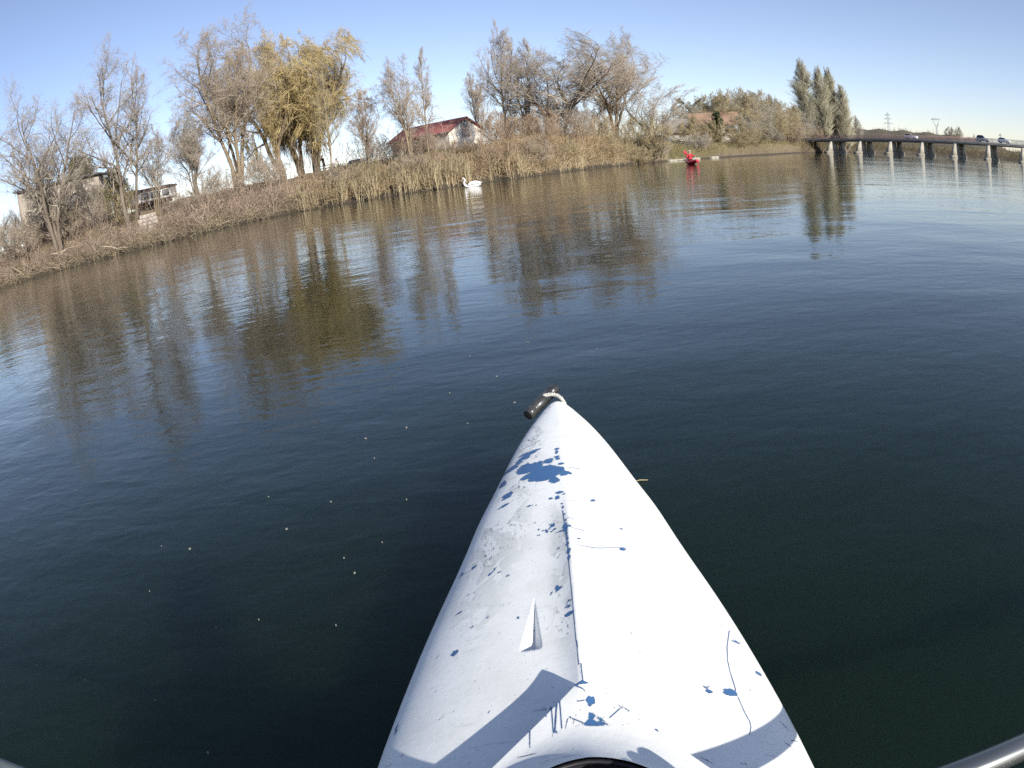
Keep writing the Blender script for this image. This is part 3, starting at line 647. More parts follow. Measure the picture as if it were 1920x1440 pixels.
def tree_data(style, H, Rc, seed, dist, lean=(0, 0), clump=0.25, thick=1.0):
    rng = np.random.default_rng(seed)
    s = STY[style]
    n = s['stems']; rmin = (0.00015 if style == 'willow' else 0.000095) * dist
    az = (np.arange(n) + rng.random(n) * 0.6) * 2 * math.pi / n
    sp_ = s['spread'] * (0.5 + 0.8 * rng.random(n)) if n > 1 else np.full(1, s['spread'])
    D = np.stack([np.cos(az) * sp_ + lean[0], np.sin(az) * sp_ + lean[1], np.ones(n)], 1)
    P = np.stack([np.cos(az) * clump * (n > 1), np.sin(az) * clump * (n > 1), np.full(n, -0.4)], 1) * (0.6 + 0.8 * rng.random((n, 1)))
    L = H * (0.72 + 0.22 * rng.random(n)) if n > 1 else np.array([H * 0.92])
    K0 = 12
    pts = integrate(P, D, L, K0, s['tw'], 0.05 if n > 1 else 0.06, rng)
    r0 = H * s['tr'] * thick * (0.75 + 0.4 * rng.random(n))
    prof = np.linspace(1, 0.10, K0) ** 0.85; prof[0] *= 1.25
    rad = np.maximum(r0[:, None] * prof[None], rmin)
    levels = [(pts, rad)]
    for (c, t0, t1, an, lr, wn_, up, K, dr) in s['lv']:
        pts, rad, L = sprout(pts, rad, L, c, t0, t1, an, lr, wn_, up, K, rng, rmin, dr)
        levels.append((pts, rad))
    allp = np.concatenate([p.reshape(-1, 3) for p, _ in levels[1:]])
    kz = H / np.percentile(allp[:, 2], 99.8)
    # the kind's crown outline: radius wanted at each height against the radius grown there
    qs = allp[:, 2] * kz / H
    bins = np.linspace(0, 1.0, 15); mid = (bins[1:] + bins[:-1]) / 2
    ax = np.array([[np.median(allp[(qs >= lo) & (qs < hi), k]) if ((qs >= lo) & (qs < hi)).sum() > 30 else np.nan for k in (0, 1)] for lo, hi in zip(bins[:-1], bins[1:])])
    for k in (0, 1):
        okk = ~np.isnan(ax[:, k]); ax[:, k] = np.interp(mid, mid[okk], ax[okk, k])
        ax[:, k] = np.convolve(np.pad(ax[:, k], 2, 'edge'), np.ones(5) / 5, 'valid')
        ax[:, k] = ax[:, k] * np.clip(mid / 0.3, 0, 1)
    def axis(q): return np.stack([np.interp(q, mid, ax[:, 0]), np.interp(q, mid, ax[:, 1])], -1)
    rr = np.linalg.norm(allp[:, :2] - axis(qs), axis=1)
    prof_r = np.array([np.percentile(rr[(qs >= lo) & (qs < hi)], 88) if ((qs >= lo) & (qs < hi)).sum() > 30 else np.nan for lo, hi in zip(bins[:-1], bins[1:])])
    okk = ~np.isnan(prof_r); prof_r = np.interp(mid, mid[okk], prof_r[okk])
    prof_r = np.convolve(np.pad(prof_r, 1, 'edge'), [.25, .5, .25], 'valid')
    form = ENV[s.get('env', 'dome')]
    want = Rc * np.interp(mid, form[0], form[1])
    kk = np.clip(want / np.maximum(prof_r, 1e-3), 0.35, 3.2)
    kk = np.convolve(np.pad(kk, 1, 'edge'), [.25, .5, .25], 'valid')
    out = []
    for p, r in levels:
        q = p[..., 2] * kz / H
        c = axis(np.clip(q, 0, 1)); k_ = np.interp(q, mid, kk)[..., None]
        out.append((np.concatenate([c * 0.55 + (p[..., :2] - c) * k_, p[..., 2:] * kz], -1), r))
    return out, rng
ENV = dict(ball=([0, .15, .28, .4, .55, .7, .83, .93, 1.0], [.1, .2, .55, .85, 1.0, 1.0, .92, .68, .25]),
           dome=([0, .2, .32, .45, .6, .74, .85, .94, 1.0], [.12, .22, .5, .82, .98, 1.0, .86, .58, .18]),
           cone=([0, .15, .3, .45, .6, .78, .9, 1.0], [.1, .25, .7, 1.0, .95, .7, .42, .1]),
           spindle=([0, .06, .2, .4, .58, .75, .88, .96, 1.0], [.3, .55, .85, 1.0, .97, .78, .5, .26, .06]),
           bush=([0, .15, .4, .65, .85, 1.0], [.45, .8, 1.0, .95, .68, .2]))
BARK = dict(
    grey=((0.20, 0.165, 0.125), (0.10, 0.08, 0.06)), pale=((0.34, 0.28, 0.19), (0.18, 0.14, 0.095)),
    dark=((0.105, 0.083, 0.06), (0.05, 0.04, 0.03)), tan=((0.27, 0.21, 0.135), (0.13, 0.10, 0.065)))
TWIG = dict(
    brown=[(0.25, 0.205, 0.155), (0.37, 0.305, 0.23), (0.50, 0.42, 0.32)],
    grey=[(0.25, 0.215, 0.175), (0.37, 0.32, 0.26), (0.50, 0.435, 0.355)],
    gold=[(0.33, 0.255, 0.115), (0.48, 0.375, 0.175), (0.62, 0.50, 0.27)],
    olive=[(0.24, 0.195, 0.11), (0.36, 0.295, 0.17), (0.47, 0.39, 0.235)],
    russet=[(0.24, 0.175, 0.12), (0.35, 0.255, 0.17), (0.46, 0.345, 0.235)],
    poplar=[(0.20, 0.185, 0.125), (0.29, 0.27, 0.185), (0.38, 0.355, 0.25)],
    haze=[(0.24, 0.215, 0.165), (0.34, 0.305, 0.235), (0.45, 0.405, 0.315)])
def plant_meshes(style, H, Rc, seed, dist, bark, twig, lean, clump, thick, t_split=2):
    lv, rng = tree_data(style, H, Rc, seed, dist, lean, clump, thick)
    tb = MB()
    for k, (p, r) in enumerate(lv[:t_split]): tb.tubes(p, r, 7 if k == 0 else 5, tint=0.5)
    cb = MB()
    for k, (p, r) in enumerate(lv[t_split:]):
        cb.tubes(p, r, 3, tint=rng.random(len(p)))
    bm = mat('bark_' + bark, BARK[bark][0], 0.95, col2=BARK[bark][1], scale=2.2, bump=0.02, bscale=7, stretch=(1, 1, 0.3))
    tm = mat('twigs_' + twig, TWIG[twig][1], 0.85, scale=1.0, tint=TWIG[twig], spec=0.3)
    return tb.mesh('trunk', bm, smooth=True), cb.mesh('crown', tm)
def plant(name, label, az, d, H, Rc, style, seed, bark='grey', twig='brown', lean=(0, 0), group=None, cat='tree', clump=0.25, thick=1.0, sink=0.0, names=('trunk', 'crown')):
    a, b = plant_meshes(style, H, Rc, seed, d, bark, twig, lean, clump, thick)
    p = on_land(az, d)
    t = thing(name, label, cat, (p[0], p[1], p[2] - sink), 0, group)
    for nm, me in zip(names, (a, b)):
        o = bpy.data.objects.new(nm, me); COL.objects.link(o); o.parent = t
    return t
def zt(az, d, el): return 0.85 + d * math.tan(R(el)) - float(land(*polar(az, d)[:2]))

plant('bare_tree', 'bare tree with a wide thin crown in front of the grey stone outbuilding', -37.4, 48, 12.9, 4.2, 'spread', 11, 'grey', 'grey', lean=(-0.04, 0.0))
plant('bare_tree', 'tall bare grey tree with an open crown between the outbuilding and the white caravan', -31.0, 45, 13.4, 3.3, 'ash', 23, 'grey', 'grey', lean=(0.02, 0), thick=0.95)
plant('bare_tree', 'slender bare tree leaning outwards over the roof of the white caravan', -30.2, 46, 11.6, 1.9, 'slim', 31, 'grey', 'grey', lean=(0.30, 0), thick=1.1)
plant('bare_tree', 'small bare tree beside the end of the white caravan', -28.4, 47, 6.4, 1.6, 'leaner', 33, 'tan', 'grey')
plant('bare_tree', 'low many-stemmed bare tree between the caravan and the big multi-stemmed tree', -24.6, 50, 6.8, 1.9, 'vase', 35, 'grey', 'grey')
plant('bare_tree', 'big bare tree with a cluster of pale upright stems, the tallest of the bank', -21.2, 50, 14.4, 3.9, 'vase', 41, 'tan', 'brown', clump=0.7, thick=1.15)
plant('willow_tree', 'golden brown willow with a thick leaning dark trunk', -17.0, 56, 12.9, 4.7, 'willow', 52, 'tan', 'gold', lean=(-0.12, 0))
plant('willow_tree', 'golden weeping willow with a stout bare trunk next to the picnic party', -14.3, 59, 12.7, 4.7, 'willow', 67, 'grey', 'gold', thick=1.3, lean=(0.1, 0))
plant('willow_tree', 'golden willow between the leaning willow and the stout-trunked one, set back from both', -15.6, 61, 12.4, 4.4, 'willow', 58, 'tan', 'gold')
plant('young_tree', 'young slim tree with a pale yellow trunk in front of the picnic table', -13.0, 45.5, 9.4, 1.0, 'slim', 71, 'pale', 'olive', lean=(0.04, 0))
plant('bare_tree', 'short bare tree forking low beside the dark blue car', -9.9, 47, 6.0, 1.7, 'leaner', 79, 'grey', 'russet')
plant('bare_tree', 'bare tree rising in front of the long wall of the red-roofed house', -6.2, 46, 8.3, 1.7, 'leaner', 84, 'tan', 'brown', clump=0.12)
plant('bare_tree', 'thin bare sapling against the red roof of the house', -4.6, 50, 8.6, 0.9, 'slim', 88, 'tan', 'brown')
plant('bare_tree', 'tall straight bare tree with a narrow crown just beyond the house gable', 1.8, 70, 14.0, 2.5, 'ash', 95, 'tan', 'brown', thick=0.9)
plant('bare_tree', 'lower bare tree close to the house gable, under the tall straight tree', -0.2, 84, 10.6, 2.4, 'ash', 97, 'grey', 'brown')
plant('bare_tree', 'bare tree with crossing slanted stems beside the tall straight tree', 4.0, 66, 11.0, 3.3, 'leaner', 101, 'dark', 'brown')
plant('bare_tree', 'broad bare tree with dark spreading limbs over a russet thicket', 6.7, 63, 10.4, 5.6, 'spread', 107, 'dark', 'brown', thick=1.15)
plant('bare_tree', 'big bare tree with a domed crown at the end of the russet thicket', 11.3, 68, 12.0, 5.6, 'spread', 113, 'tan', 'brown')
plant('bare_tree', 'bare tree with one long limb reaching out over the landing', 14.3, 68, 10.0, 3.6, 'leaner', 127, 'dark', 'grey', lean=(0.22, 0))
plant('bare_tree', 'low bare tree with a dark tilted trunk beside the landing', 14.9, 66.5, 4.9, 2.0, 'leaner', 131, 'dark', 'olive', lean=(-0.25, 0), cat='tree')
# the wood behind the landing: four forms, copied
WOOD = [(17.3, 128, 4.5, 4.2), (18.2, 101, 3.3, 2.6), (17.3, 97, 2.7, 2.2), (19.1, 101, 2.7, 2.2), (18.6, 138, 4.9, 5.0), (19.5, 140, 4.9, 5.0), (20.7, 138, 5.3, 5.4), (21.6, 116, 5.3, 5.0), (22.4, 124, 5.4, 5.2), (23.3, 128, 5.2, 5.0), (24.2, 138, 4.9, 5.2), (25.1, 146, 4.5, 5.0), (25.9, 160, 4.1, 5.0), (26.7, 178, 3.6, 5.0),
        (21.5, 103, 3.0, 3.0), (22.3, 111, 3.1, 3.4), (23.6, 121, 3.1, 3.6), (24.8, 131, 2.9, 3.6), (26.1, 153, 2.5, 3.8), (21.9, 99, 1.6, 2.2), (23.0, 108, 1.7, 2.6), (24.6, 122, 1.7, 2.8), (18.75, 90, 1.5, 1.6)]
protos = []
for k, (tw, bk, sd_) in enumerate((('haze', 'grey', 211), ('olive', 'tan', 223), ('haze', 'tan', 239), ('olive', 'grey', 251))):
    protos.append(plant_meshes('round', 10.0, 5.0, sd_, 115, bk, tw, (0, 0), 0.5, 0.9))
for k, (az, d, el, rc) in enumerate(WOOD):
    p = on_land(az, d); H = zt(az, d, el)
    t = thing('wood_tree', 'bare rounded tree of the small wood between the landing and the bridge', 'tree', tuple(p), k * 1.3, 'trees of the wood before the bridge')
    for nm, me in zip(('trunk', 'crown'), protos[(k * 7 + k // 4) % 4 if k % 5 != 2 else 3]):
        o = bpy.data.objects.new(nm, me); COL.objects.link(o); o.parent = t
    t.scale = (rc / 5.0, rc / 5.0, H / 10.0)
# poplars behind the bridge
for k, (az, d, el, rc, lab) in enumerate(((27.75, 190, 7.7, 3.9, 'tallest and broadest of the four columnar poplars, nearest the wood'), (29.15, 190, 7.1, 2.9, 'slender columnar poplar second from the wood'), (29.95, 196, 7.0, 2.8, 'slender columnar poplar third from the wood'), (30.95, 194, 5.5, 2.9, 'shortest of the four columnar poplars, farthest from the wood'))):
    plant('poplar_tree', lab, az, d, zt(az, d, el), rc, 'poplar', 301 + k, 'tan', 'poplar', group='columnar poplars behind the bridge')
t = thing('bare_tree', 'small round bare tree beside the shortest poplar', 'tree', tuple(on_land(31.95, 232)), 1.0)
for nm, me in zip(('trunk', 'crown'), protos[0]):
    o = bpy.data.objects.new(nm, me); COL.objects.link(o); o.parent = t
t.scale = (0.6, 0.6, zt(31.95, 232, 2.9) / 10)

# small leaves in clumps: ivy and evergreens
def leaf_cloud(c, r, n, rng, size, squash=1.0, clumps=40):
    cc = rng.normal(size=(clumps, 3)); cc = unit(cc) * (rng.random((clumps, 1)) ** 0.4) * r
    i = rng.integers(0, clumps, n)
    p = cc[i] + rng.normal(0, 0.16, (n, 3)) * r
    p[:, 2] *= squash; p += np.array(c)
    a = unit(rng.normal(size=(n, 3))); b = unit(np.cross(a, rng.normal(size=(n, 3))))
    s = size * (0.6 + 0.8 * rng.random((n, 1)))
    V = np.stack([p - b * s * 0.5, p + a * s, p + b * s * 0.5, p - a * s * 0.6], 1)
    F = (np.arange(n) * 4)[:, None] + np.arange(4)[None]
    return V.reshape(-1, 3), F, np.repeat(rng.random(n) * 0.7 + 0.3 * rng.random(clumps)[i], 4)
LEAF = dict(ivy=[(0.035, 0.05, 0.018), (0.07, 0.085, 0.03), (0.12, 0.12, 0.045)], ever=[(0.022, 0.038, 0.012), (0.045, 0.07, 0.02), (0.085, 0.11, 0.032)], dull=[(0.08, 0.075, 0.03), (0.13, 0.115, 0.05), (0.19, 0.16, 0.075)])
def leafy(name, label, az, d, H, Rc, kind, seed, n=5000, cat='tree', group=None, z0=0.0):
    rng = np.random.default_rng(seed)
    p = on_land(az, d)
    t = thing(name, label, cat, tuple(p), 0, group)
    a, b = plant_meshes('shrub', H * 0.95, Rc * 0.9, seed, d, 'dark', 'olive', (0, 0), 0.2, 1.2)
    for nm, me in zip(('trunk', 'twigs'), (a, b)):
        o = bpy.data.objects.new(nm, me); COL.objects.link(o); o.parent = t
    mb = MB()
    for k in range(5):
        c = (rng.normal(0, 0.35) * Rc, rng.normal(0, 0.35) * Rc, z0 + H * (0.42 + 0.13 * k * (0.6 + 0.4 * rng.random())))
        mb.raw(*leaf_cloud(c, Rc * (0.75 - 0.09 * k), n // 5, rng, 0.0013 * d, 0.9))
    mb.build('foliage', mat('leaves_' + kind, LEAF[kind][1], 0.6, tint=LEAF[kind], spec=0.4), t)
    return t
leafy('ivy_thicket', 'dense olive green thicket rising behind the grey stone outbuilding', -34.6, 63, 6.6, 3.2, 'dull', 401, 22000)
leafy('ivy_thicket', 'ivy-covered stump and stems at the foot of the tall grey tree', -31.6, 46, 4.6, 1.2, 'dull', 403, 7000)
leafy('evergreen_tree', 'dark green evergreen in front of the pale orange-roofed house', 19.95, 101, 5.0, 1.35, 'ever', 405, 7000)
leafy('evergreen_shrub', 'dark green shrub at the very edge of the grey outbuilding', -43.5, 60, 3.6, 1.6, 'ever', 407, 5000, cat='shrub')
# mistletoe-like dark tuft
tf = thing('mistletoe', 'dark round tuft high in the bare branches near the wood', 'mistletoe', tuple(polar(17.1, 80, 0.85 + 80 * math.tan(R(4.45)))))
MB().raw(*leaf_cloud((0, 0, 0), 0.42, 500, np.random.default_rng(5), 0.13, 0.9, 14)).build('tuft', MATS['leaves_ever'], tf)

# ------------------------------------------------------------------ bank scrub, reeds, dead brush
TOP_A = [-60, -43, -38, -33, -28, -24, -20, -16, -13, -10, -7.5, -5, -2.7, 0, 2, 5, 8, 10, 12, 15, 19, 22, 27, 34]
TOP_E = [2.0, 1.5, 1.3, 1.3, 1.3, 2.3, 2.2, 1.95, 1.75, 1.85, 1.95, 2.1, 1.5, 2.0, 2.9, 3.1, 2.85, 2.3, 1.4, 0.35, 0.5, 0.6, 0.5, 0.3]
def strands(n, az0, az1, w0, w1, hmin, hmax, r, K, lean, wander, seed, follow=1.0, wpow=1.0, up=0.0, hang=0.0, S=3, fork=0, flen=0.45, dens=None):
    rng = np.random.default_rng(seed)
    a = az0 + (az1 - az0) * rng.random(n)
    if dens is not None:
        keep = rng.random(n) < np.interp(a, *dens); a = a[keep]; n = len(a)
    wv = w0 + (w1 - w0) * rng.random(n) ** wpow
    D = shore(a) + wv
    P = np.stack([D * np.sin(np.radians(a)), D * np.cos(np.radians(a)), np.zeros(n)], 1)
    P[:, 2] = land(P[:, 0], P[:, 1]) - 0.05
    lim = 0.85 + D * np.tan(np.radians(np.interp(a, TOP_A, TOP_E))) - P[:, 2]
    bl = np.sin(a * 3.1 + wv * .7) * np.sin(a * 7.7 + 1 - wv) + 0.6 * np.sin(a * 15 + wv * 2.1) * np.sin(a * 4.3 - wv * 1.3)
    lim = np.clip(lim * (0.84 + 0.34 * bl), 0.2, None)
    h = hmin + (hmax - hmin) * rng.random(n) ** 0.8
    h = np.minimum(h, lim * (0.6 + 0.5 * rng.random(n))) if follow else h * (0.75 + 0.3 * bl)
    h = np.maximum(h, 0.15)
    d0 = np.stack([rng.normal(0, lean, n), rng.normal(0, lean, n), np.ones(n)], 1)
    pts = integrate(P, d0, h * 1.08, K, wander, up, rng, hang)
    rr = r * (0.7 + 0.6 * rng.random((n, 1))) * np.linspace(1, 0.45, K)[None]
    pch = np.sin(a * 2.7 + wv * .9 + 2) * np.sin(a * 1.3 - wv * .6) + 0.7 * np.sin(a * 9 + wv * 1.7) * np.sin(a * 5.1 - wv * 2.3 + 1)
    t = np.clip(0.46 + 0.20 * pch + rng.normal(0, 0.22, n), 0, 1)
    if follow:                                  # broken, bitten-out clumps
        keep = rng.random(n) < np.clip(0.72 + 0.45 * pch, 0.18, 1)
        pts, rr, t, h = pts[keep], rr[keep], t[keep], h[keep]; n = len(t)
    mb = MB().tubes(pts, rr, S, tint=t)
    if fork:
        q, qr, _ = sprout(pts, rr, h, fork, 0.25, 1.0, 42, flen, 0.16, 0.02, 3, rng, r * 0.6)
        mb.tubes(q, qr, 3, tint=np.repeat(t, fork) * 0.6 + 0.4 * rng.random(n * fork))
    return mb, pts, rng
SCRUB = [(0.10, 0.073, 0.055), (0.27, 0.20, 0.148), (0.44, 0.34, 0.255), (0.62, 0.51, 0.40)]
REED = [(0.14, 0.11, 0.066), (0.36, 0.29, 0.17), (0.54, 0.45, 0.275), (0.68, 0.59, 0.40)]
def stuff(name, mb, m): return tag(mb.build(name, m), kind='stuff')
ms = mat('scrub_stems', SCRUB[1], 0.9, tint=SCRUB, spec=0.2)
mr = mat('reed_stems', REED[1], 0.8, tint=REED, spec=0.3)
mg = mat('grass_green', (0.10, 0.13, 0.035), 0.8, tint=[(0.07, 0.10, 0.025), (0.13, 0.15, 0.05), (0.25, 0.21, 0.1)], spec=0.3)
mb, _, _ = strands(9500, -47, -13.5, 0.3, 9, 0.5, 2.6, 0.015, 5, 0.65, 0.24, 501, up=-0.02, hang=0.3, fork=3)
stuff('bramble_scrub', mb, ms)
mb, _, _ = strands(10500, -16, 14.0, 0.25, 11, 0.5, 3.9, 0.016, 5, 0.85, 0.3, 503, hang=0.2, fork=3, flen=0.6)
stuff('bank_scrub', mb, mat('russet_stems', (0.25, 0.17, 0.09), 0.9, tint=[(0.10, 0.07, 0.042), (0.28, 0.195, 0.11), (0.45, 0.33, 0.195), (0.62, 0.49, 0.32)], spec=0.2))
mb, pts, rng = strands(7000, -17, 4.5, 0.05, 2.2, 0.5, 1.9, 0.014, 4, 0.15, 0.07, 507, hang=0.08, wpow=1.3, dens=(np.arange(-17, 4.6, 0.15), np.clip(0.55 + 0.5 * np.sin(np.arange(-17, 4.6, 0.15) * 2.3) + 0.4 * np.sin(np.arange(-17, 4.6, 0.15) * 7.1), 0.12, 1) * np.interp(np.arange(-17, 4.6, 0.15), [-17, -13, -3, -1, 4.5], [.5, 1, 1, .45, .25])))
# (the reeds' own heads)
# feathery heads on some of the reeds
sel = rng.random(len(pts)) < 0.14
hd = pts[sel]; dv = unit(hd[:, -1] - hd[:, -2])
hp = np.stack([hd[:, -1] - dv * 0.05, hd[:, -1] + dv * 0.12, hd[:, -1] + dv * 0.3 + np.array([0.06, 0, -0.04])], 1)
mb.tubes(hp, np.broadcast_to(np.array([0.012, 0.045, 0.01]), (len(hp), 3)), 4, tint=np.full(len(hp), 0.05))
stuff('reed_bed', mb, mr)
mb, _, _ = strands(3500, 2, 15.5, 0.05, 3.2, 0.4, 1.3, 0.013, 4, 0.35, 0.14, 509, hang=0.2, dens=([2, 4, 13, 15.5], [0.2, 1, 1, 0.4]))
stuff('dry_grass', mb, mr)
mb, _, _ = strands(9000, -47, -14, 0.02, 1.6, 0.25, 0.9, 0.013, 4, 0.9, 0.2, 511, hang=0.45)
stuff('dead_grass', mb, mat('dead_stems', (0.30, 0.24, 0.16), 0.9, tint=[(0.11, 0.085, 0.06), (0.28, 0.225, 0.15), (0.48, 0.40, 0.28)], spec=0.2))
mb, _, _ = strands(4800, 15, 33, 0.2, 16, 0.4, 1.3, 0.02, 3, 0.4, 0.14, 513, hang=0.2, fork=2, follow=0)
stuff('bank_grass', mb, mat('bank_grass_stems', (0.25, 0.2, 0.1), 0.9, tint=[(0.13, 0.125, 0.05), (0.24, 0.2, 0.1), (0.36, 0.29, 0.16)], spec=0.2))
mb, _, _ = strands(520, -46, 13, 0.6, 9, 1.6, 4.2, 0.014, 6, 0.22, 0.09, 521, follow=0, fork=7, flen=0.4)
stuff('scrub_whips', mb, ms)
mb, _, _ = strands(5000, -12.5, 20, 8, 22, 0.25, 0.6, 0.02, 3, 0.4, 0.1, 515, follow=0)
stuff('meadow_grass', mb, mg)
mb, _, _ = strands(3600, 27, 58, 0.2, 22, 0.8, 3.8, 0.06, 4, 0.45, 0.18, 517, fork=3, hang=0.15, follow=0)
stuff('far_bank_scrub', mb, mat('far_scrub_stems', (0.15, 0.125, 0.075), 0.9, tint=[(0.055, 0.05, 0.03), (0.13, 0.105, 0.06), (0.22, 0.18, 0.105)], spec=0.2))
# woodland on the hill: joined brush far away
rng = np.random.default_rng(519)
n = 2000; a = 20 + 50 * rng.random(n); d = 470 + 330 * rng.random(n)
P = np.stack([d * np.sin(np.radians(a)), d * np.cos(np.radians(a)), hill_z(a, d) - 0.3], 1)
D0 = np.stack([rng.normal(0, .25, n), rng.normal(0, .25, n), np.ones(n)], 1)
hgt = (1.8 + 3.2 * rng.random(n) ** 2)
pts = integrate(P, D0, hgt, 3, 0.1, 0.0, rng)
mb = MB().tubes(pts, np.full((n, 3), 0.16) * np.array([1, .7, .3]), 3, tint=rng.random(n))
q, qr, _ = sprout(pts, np.full((n, 3), 0.13), hgt, 5, 0.1, 1, 45, 0.55, 0.15, 0.02, 3, rng, 0.07)
mb.tubes(q, qr, 3, tint=rng.random(len(q)))
stuff('hillside_woodland', mb, mat('hill_wood', (0.14, 0.11, 0.07), 1.0, tint=[(0.10, 0.085, 0.055), (0.145, 0.115, 0.075), (0.19, 0.155, 0.10)], spec=0.1))
for k, (az, el, lab) in enumerate(((40.3, 2.25, 'round bare tree on the far hill, the rounder of a pair above the bridge'), (41.05, 2.3, 'upright bare tree with a dark trunk on the far hill, beside a rounder one'))):
    d = 520; zb = float(hill_z(np.array(az), np.array(d))) - 0.5; H = 0.85 + d * math.tan(R(el)) - zb
    t = thing('hill_tree', lab, 'tree', tuple(polar(az, d, zb)), k * 2.0, 'pair of trees on the far hill')
    for nm, me in zip(('trunk', 'crown'), protos[2 * k]):
        o = bpy.data.objects.new(nm, me); COL.objects.link(o); o.parent = t
    t.scale = (0.95 - .2 * k, 0.95 - .2 * k, H / 10.0)

# shrubs one can tell apart
SHR = [('russet shrub in front of the long wall of the red-roofed house', -6.0, 52, 1.5, 1.9, 'russet'), ('tangled brown shrub against the corner of the red-roofed house', -3.9, 54, 1.5, 1.6, 'brown'),
       ('rounded russet bush beyond the house gable', 1.6, 55, 3.0, 2.0, 'russet'), ('tall russet bush under the bare tree with crossing stems', 4.6, 55, 3.6, 2.2, 'russet'), ('broad brown bush under the dark spreading limbs', 7.6, 59, 3.2, 2.4, 'brown'),
       ('olive bush at the foot of the domed bare tree', 10.3, 64, 2.9, 2.0, 'olive'), ('dark scraggy bush hanging over the water at the landing', 14.9, 70.5, 2.3, 1.2, 'grey'), ('grey bush behind the moored red paddler', 18.2, 84, 2.6, 1.8, 'grey'),
       ('bare thicket leaning over the dead brush before the outbuilding', -40.4, 51, 3.6, 2.4, 'brown'), ('bare brown thicket under the wide thin tree', -36.2, 50, 3.4, 2.2, 'brown'), ('dense brown tangle in front of the outbuilding wall', -38.4, 53, 3.4, 2.0, 'brown'), ('dense tangle at the near corner of the outbuilding', -41.8, 55, 3.6, 2.0, 'brown'), ('tall bare tangle hiding the middle of the outbuilding', -36.0, 54, 4.2, 2.2, 'grey'), ('bare tangle before the far end of the outbuilding wall', -34.2, 54, 3.8, 1.9, 'brown'), ('loose bare bush between the ivy-covered stump and the water tank', -33.4, 49, 3.0, 1.6, 'grey'), ('brown bush at the reeds by the dark blue car', -9.2, 50, 2.6, 1.7, 'brown'), ('tall tangled shrub hiding the middle of the long house wall', -5.0, 53, 1.8, 1.7, 'brown'), ('low russet bush in front of the sunlit gable', -1.2, 51, 1.2, 1.6, 'russet'), ('scrubby brown bush below the caravan', -26.0, 46, 1.6, 1.6, 'brown'),
       ('brown bush at the foot of the pale multi-stemmed tree', -22.6, 47.5, 2.9, 1.9, 'brown'), ('brown bush beneath the leaning willow', -18.4, 50, 2.7, 2.0, 'brown'), ('tall bare thicket filling the gap beyond the tall straight tree', 2.9, 67, 4.6, 2.4, 'brown'), ('high tangle between the crossing stems and the dark spreading limbs', 5.4, 66, 4.8, 2.6, 'brown'), ('high brown tangle between the spreading limbs and the domed tree', 9.1, 67, 4.8, 2.6, 'russet'), ('tangle of bare stems between the domed tree and the landing', 12.9, 67, 4.0, 2.2, 'olive'),
       ('dark bramble bush breaking the reeds near the young slim tree', -12.2, 45.2, 1.9, 1.4, 'brown'), ('bramble bush at the waterline below the dark blue car', -9.6, 44.2, 1.7, 1.3, 'olive'), ('bramble bush at the waterline under the red roof', -6.4, 44.0, 1.9, 1.5, 'brown'), ('small olive bush at the waterline ahead of the swan', -2.6, 43.6, 1.6, 1.2, 'olive'), ('round russet bush at the waterline past the swan', 1.0, 45.8, 2.0, 1.6, 'russet'), ('ragged brown bush dipping to the water below the crossing stems', 3.9, 47.6, 2.2, 1.6, 'brown'), ('low olive bush at the water below the spreading limbs', 7.0, 53.0, 2.0, 1.7, 'olive'), ('grey-green bush at the water below the domed tree', 10.6, 60.0, 2.3, 1.9, 'olive'), ('grey-green bush on the grassy slope before the landing', 12.9, 64.0, 2.0, 1.7, 'olive'),
       ('pinkish bare bush beside the bridge end', 26.2, 150, 6.0, 3.6, 'russet'), ('pinkish bare bush below the tallest poplar', 28.2, 180, 5.4, 3.6, 'russet')]
shrub_of = {}
for k, (lab, az, d, H, rc, tw) in enumerate(SHR):
    key = (tw, k % 2 if tw in ('brown', 'russet') else 0)
    if key not in shrub_of: shrub_of[key] = plant_meshes('shrub', 3.0, 2.0, 701 + k, 60, 'dark', tw, (0, 0), 0.5, 1.0)
    p = on_land(az, d)
    t = thing('bare_shrub', lab, 'shrub', tuple(p), k * 2.1)
    for nm, me in zip(('stems', 'twigs'), shrub_of[key]):
        o = bpy.data.objects.new(nm, me); COL.objects.link(o); o.parent = t
    t.scale = (rc / 2.0, rc / 2.0, H / 3.0)

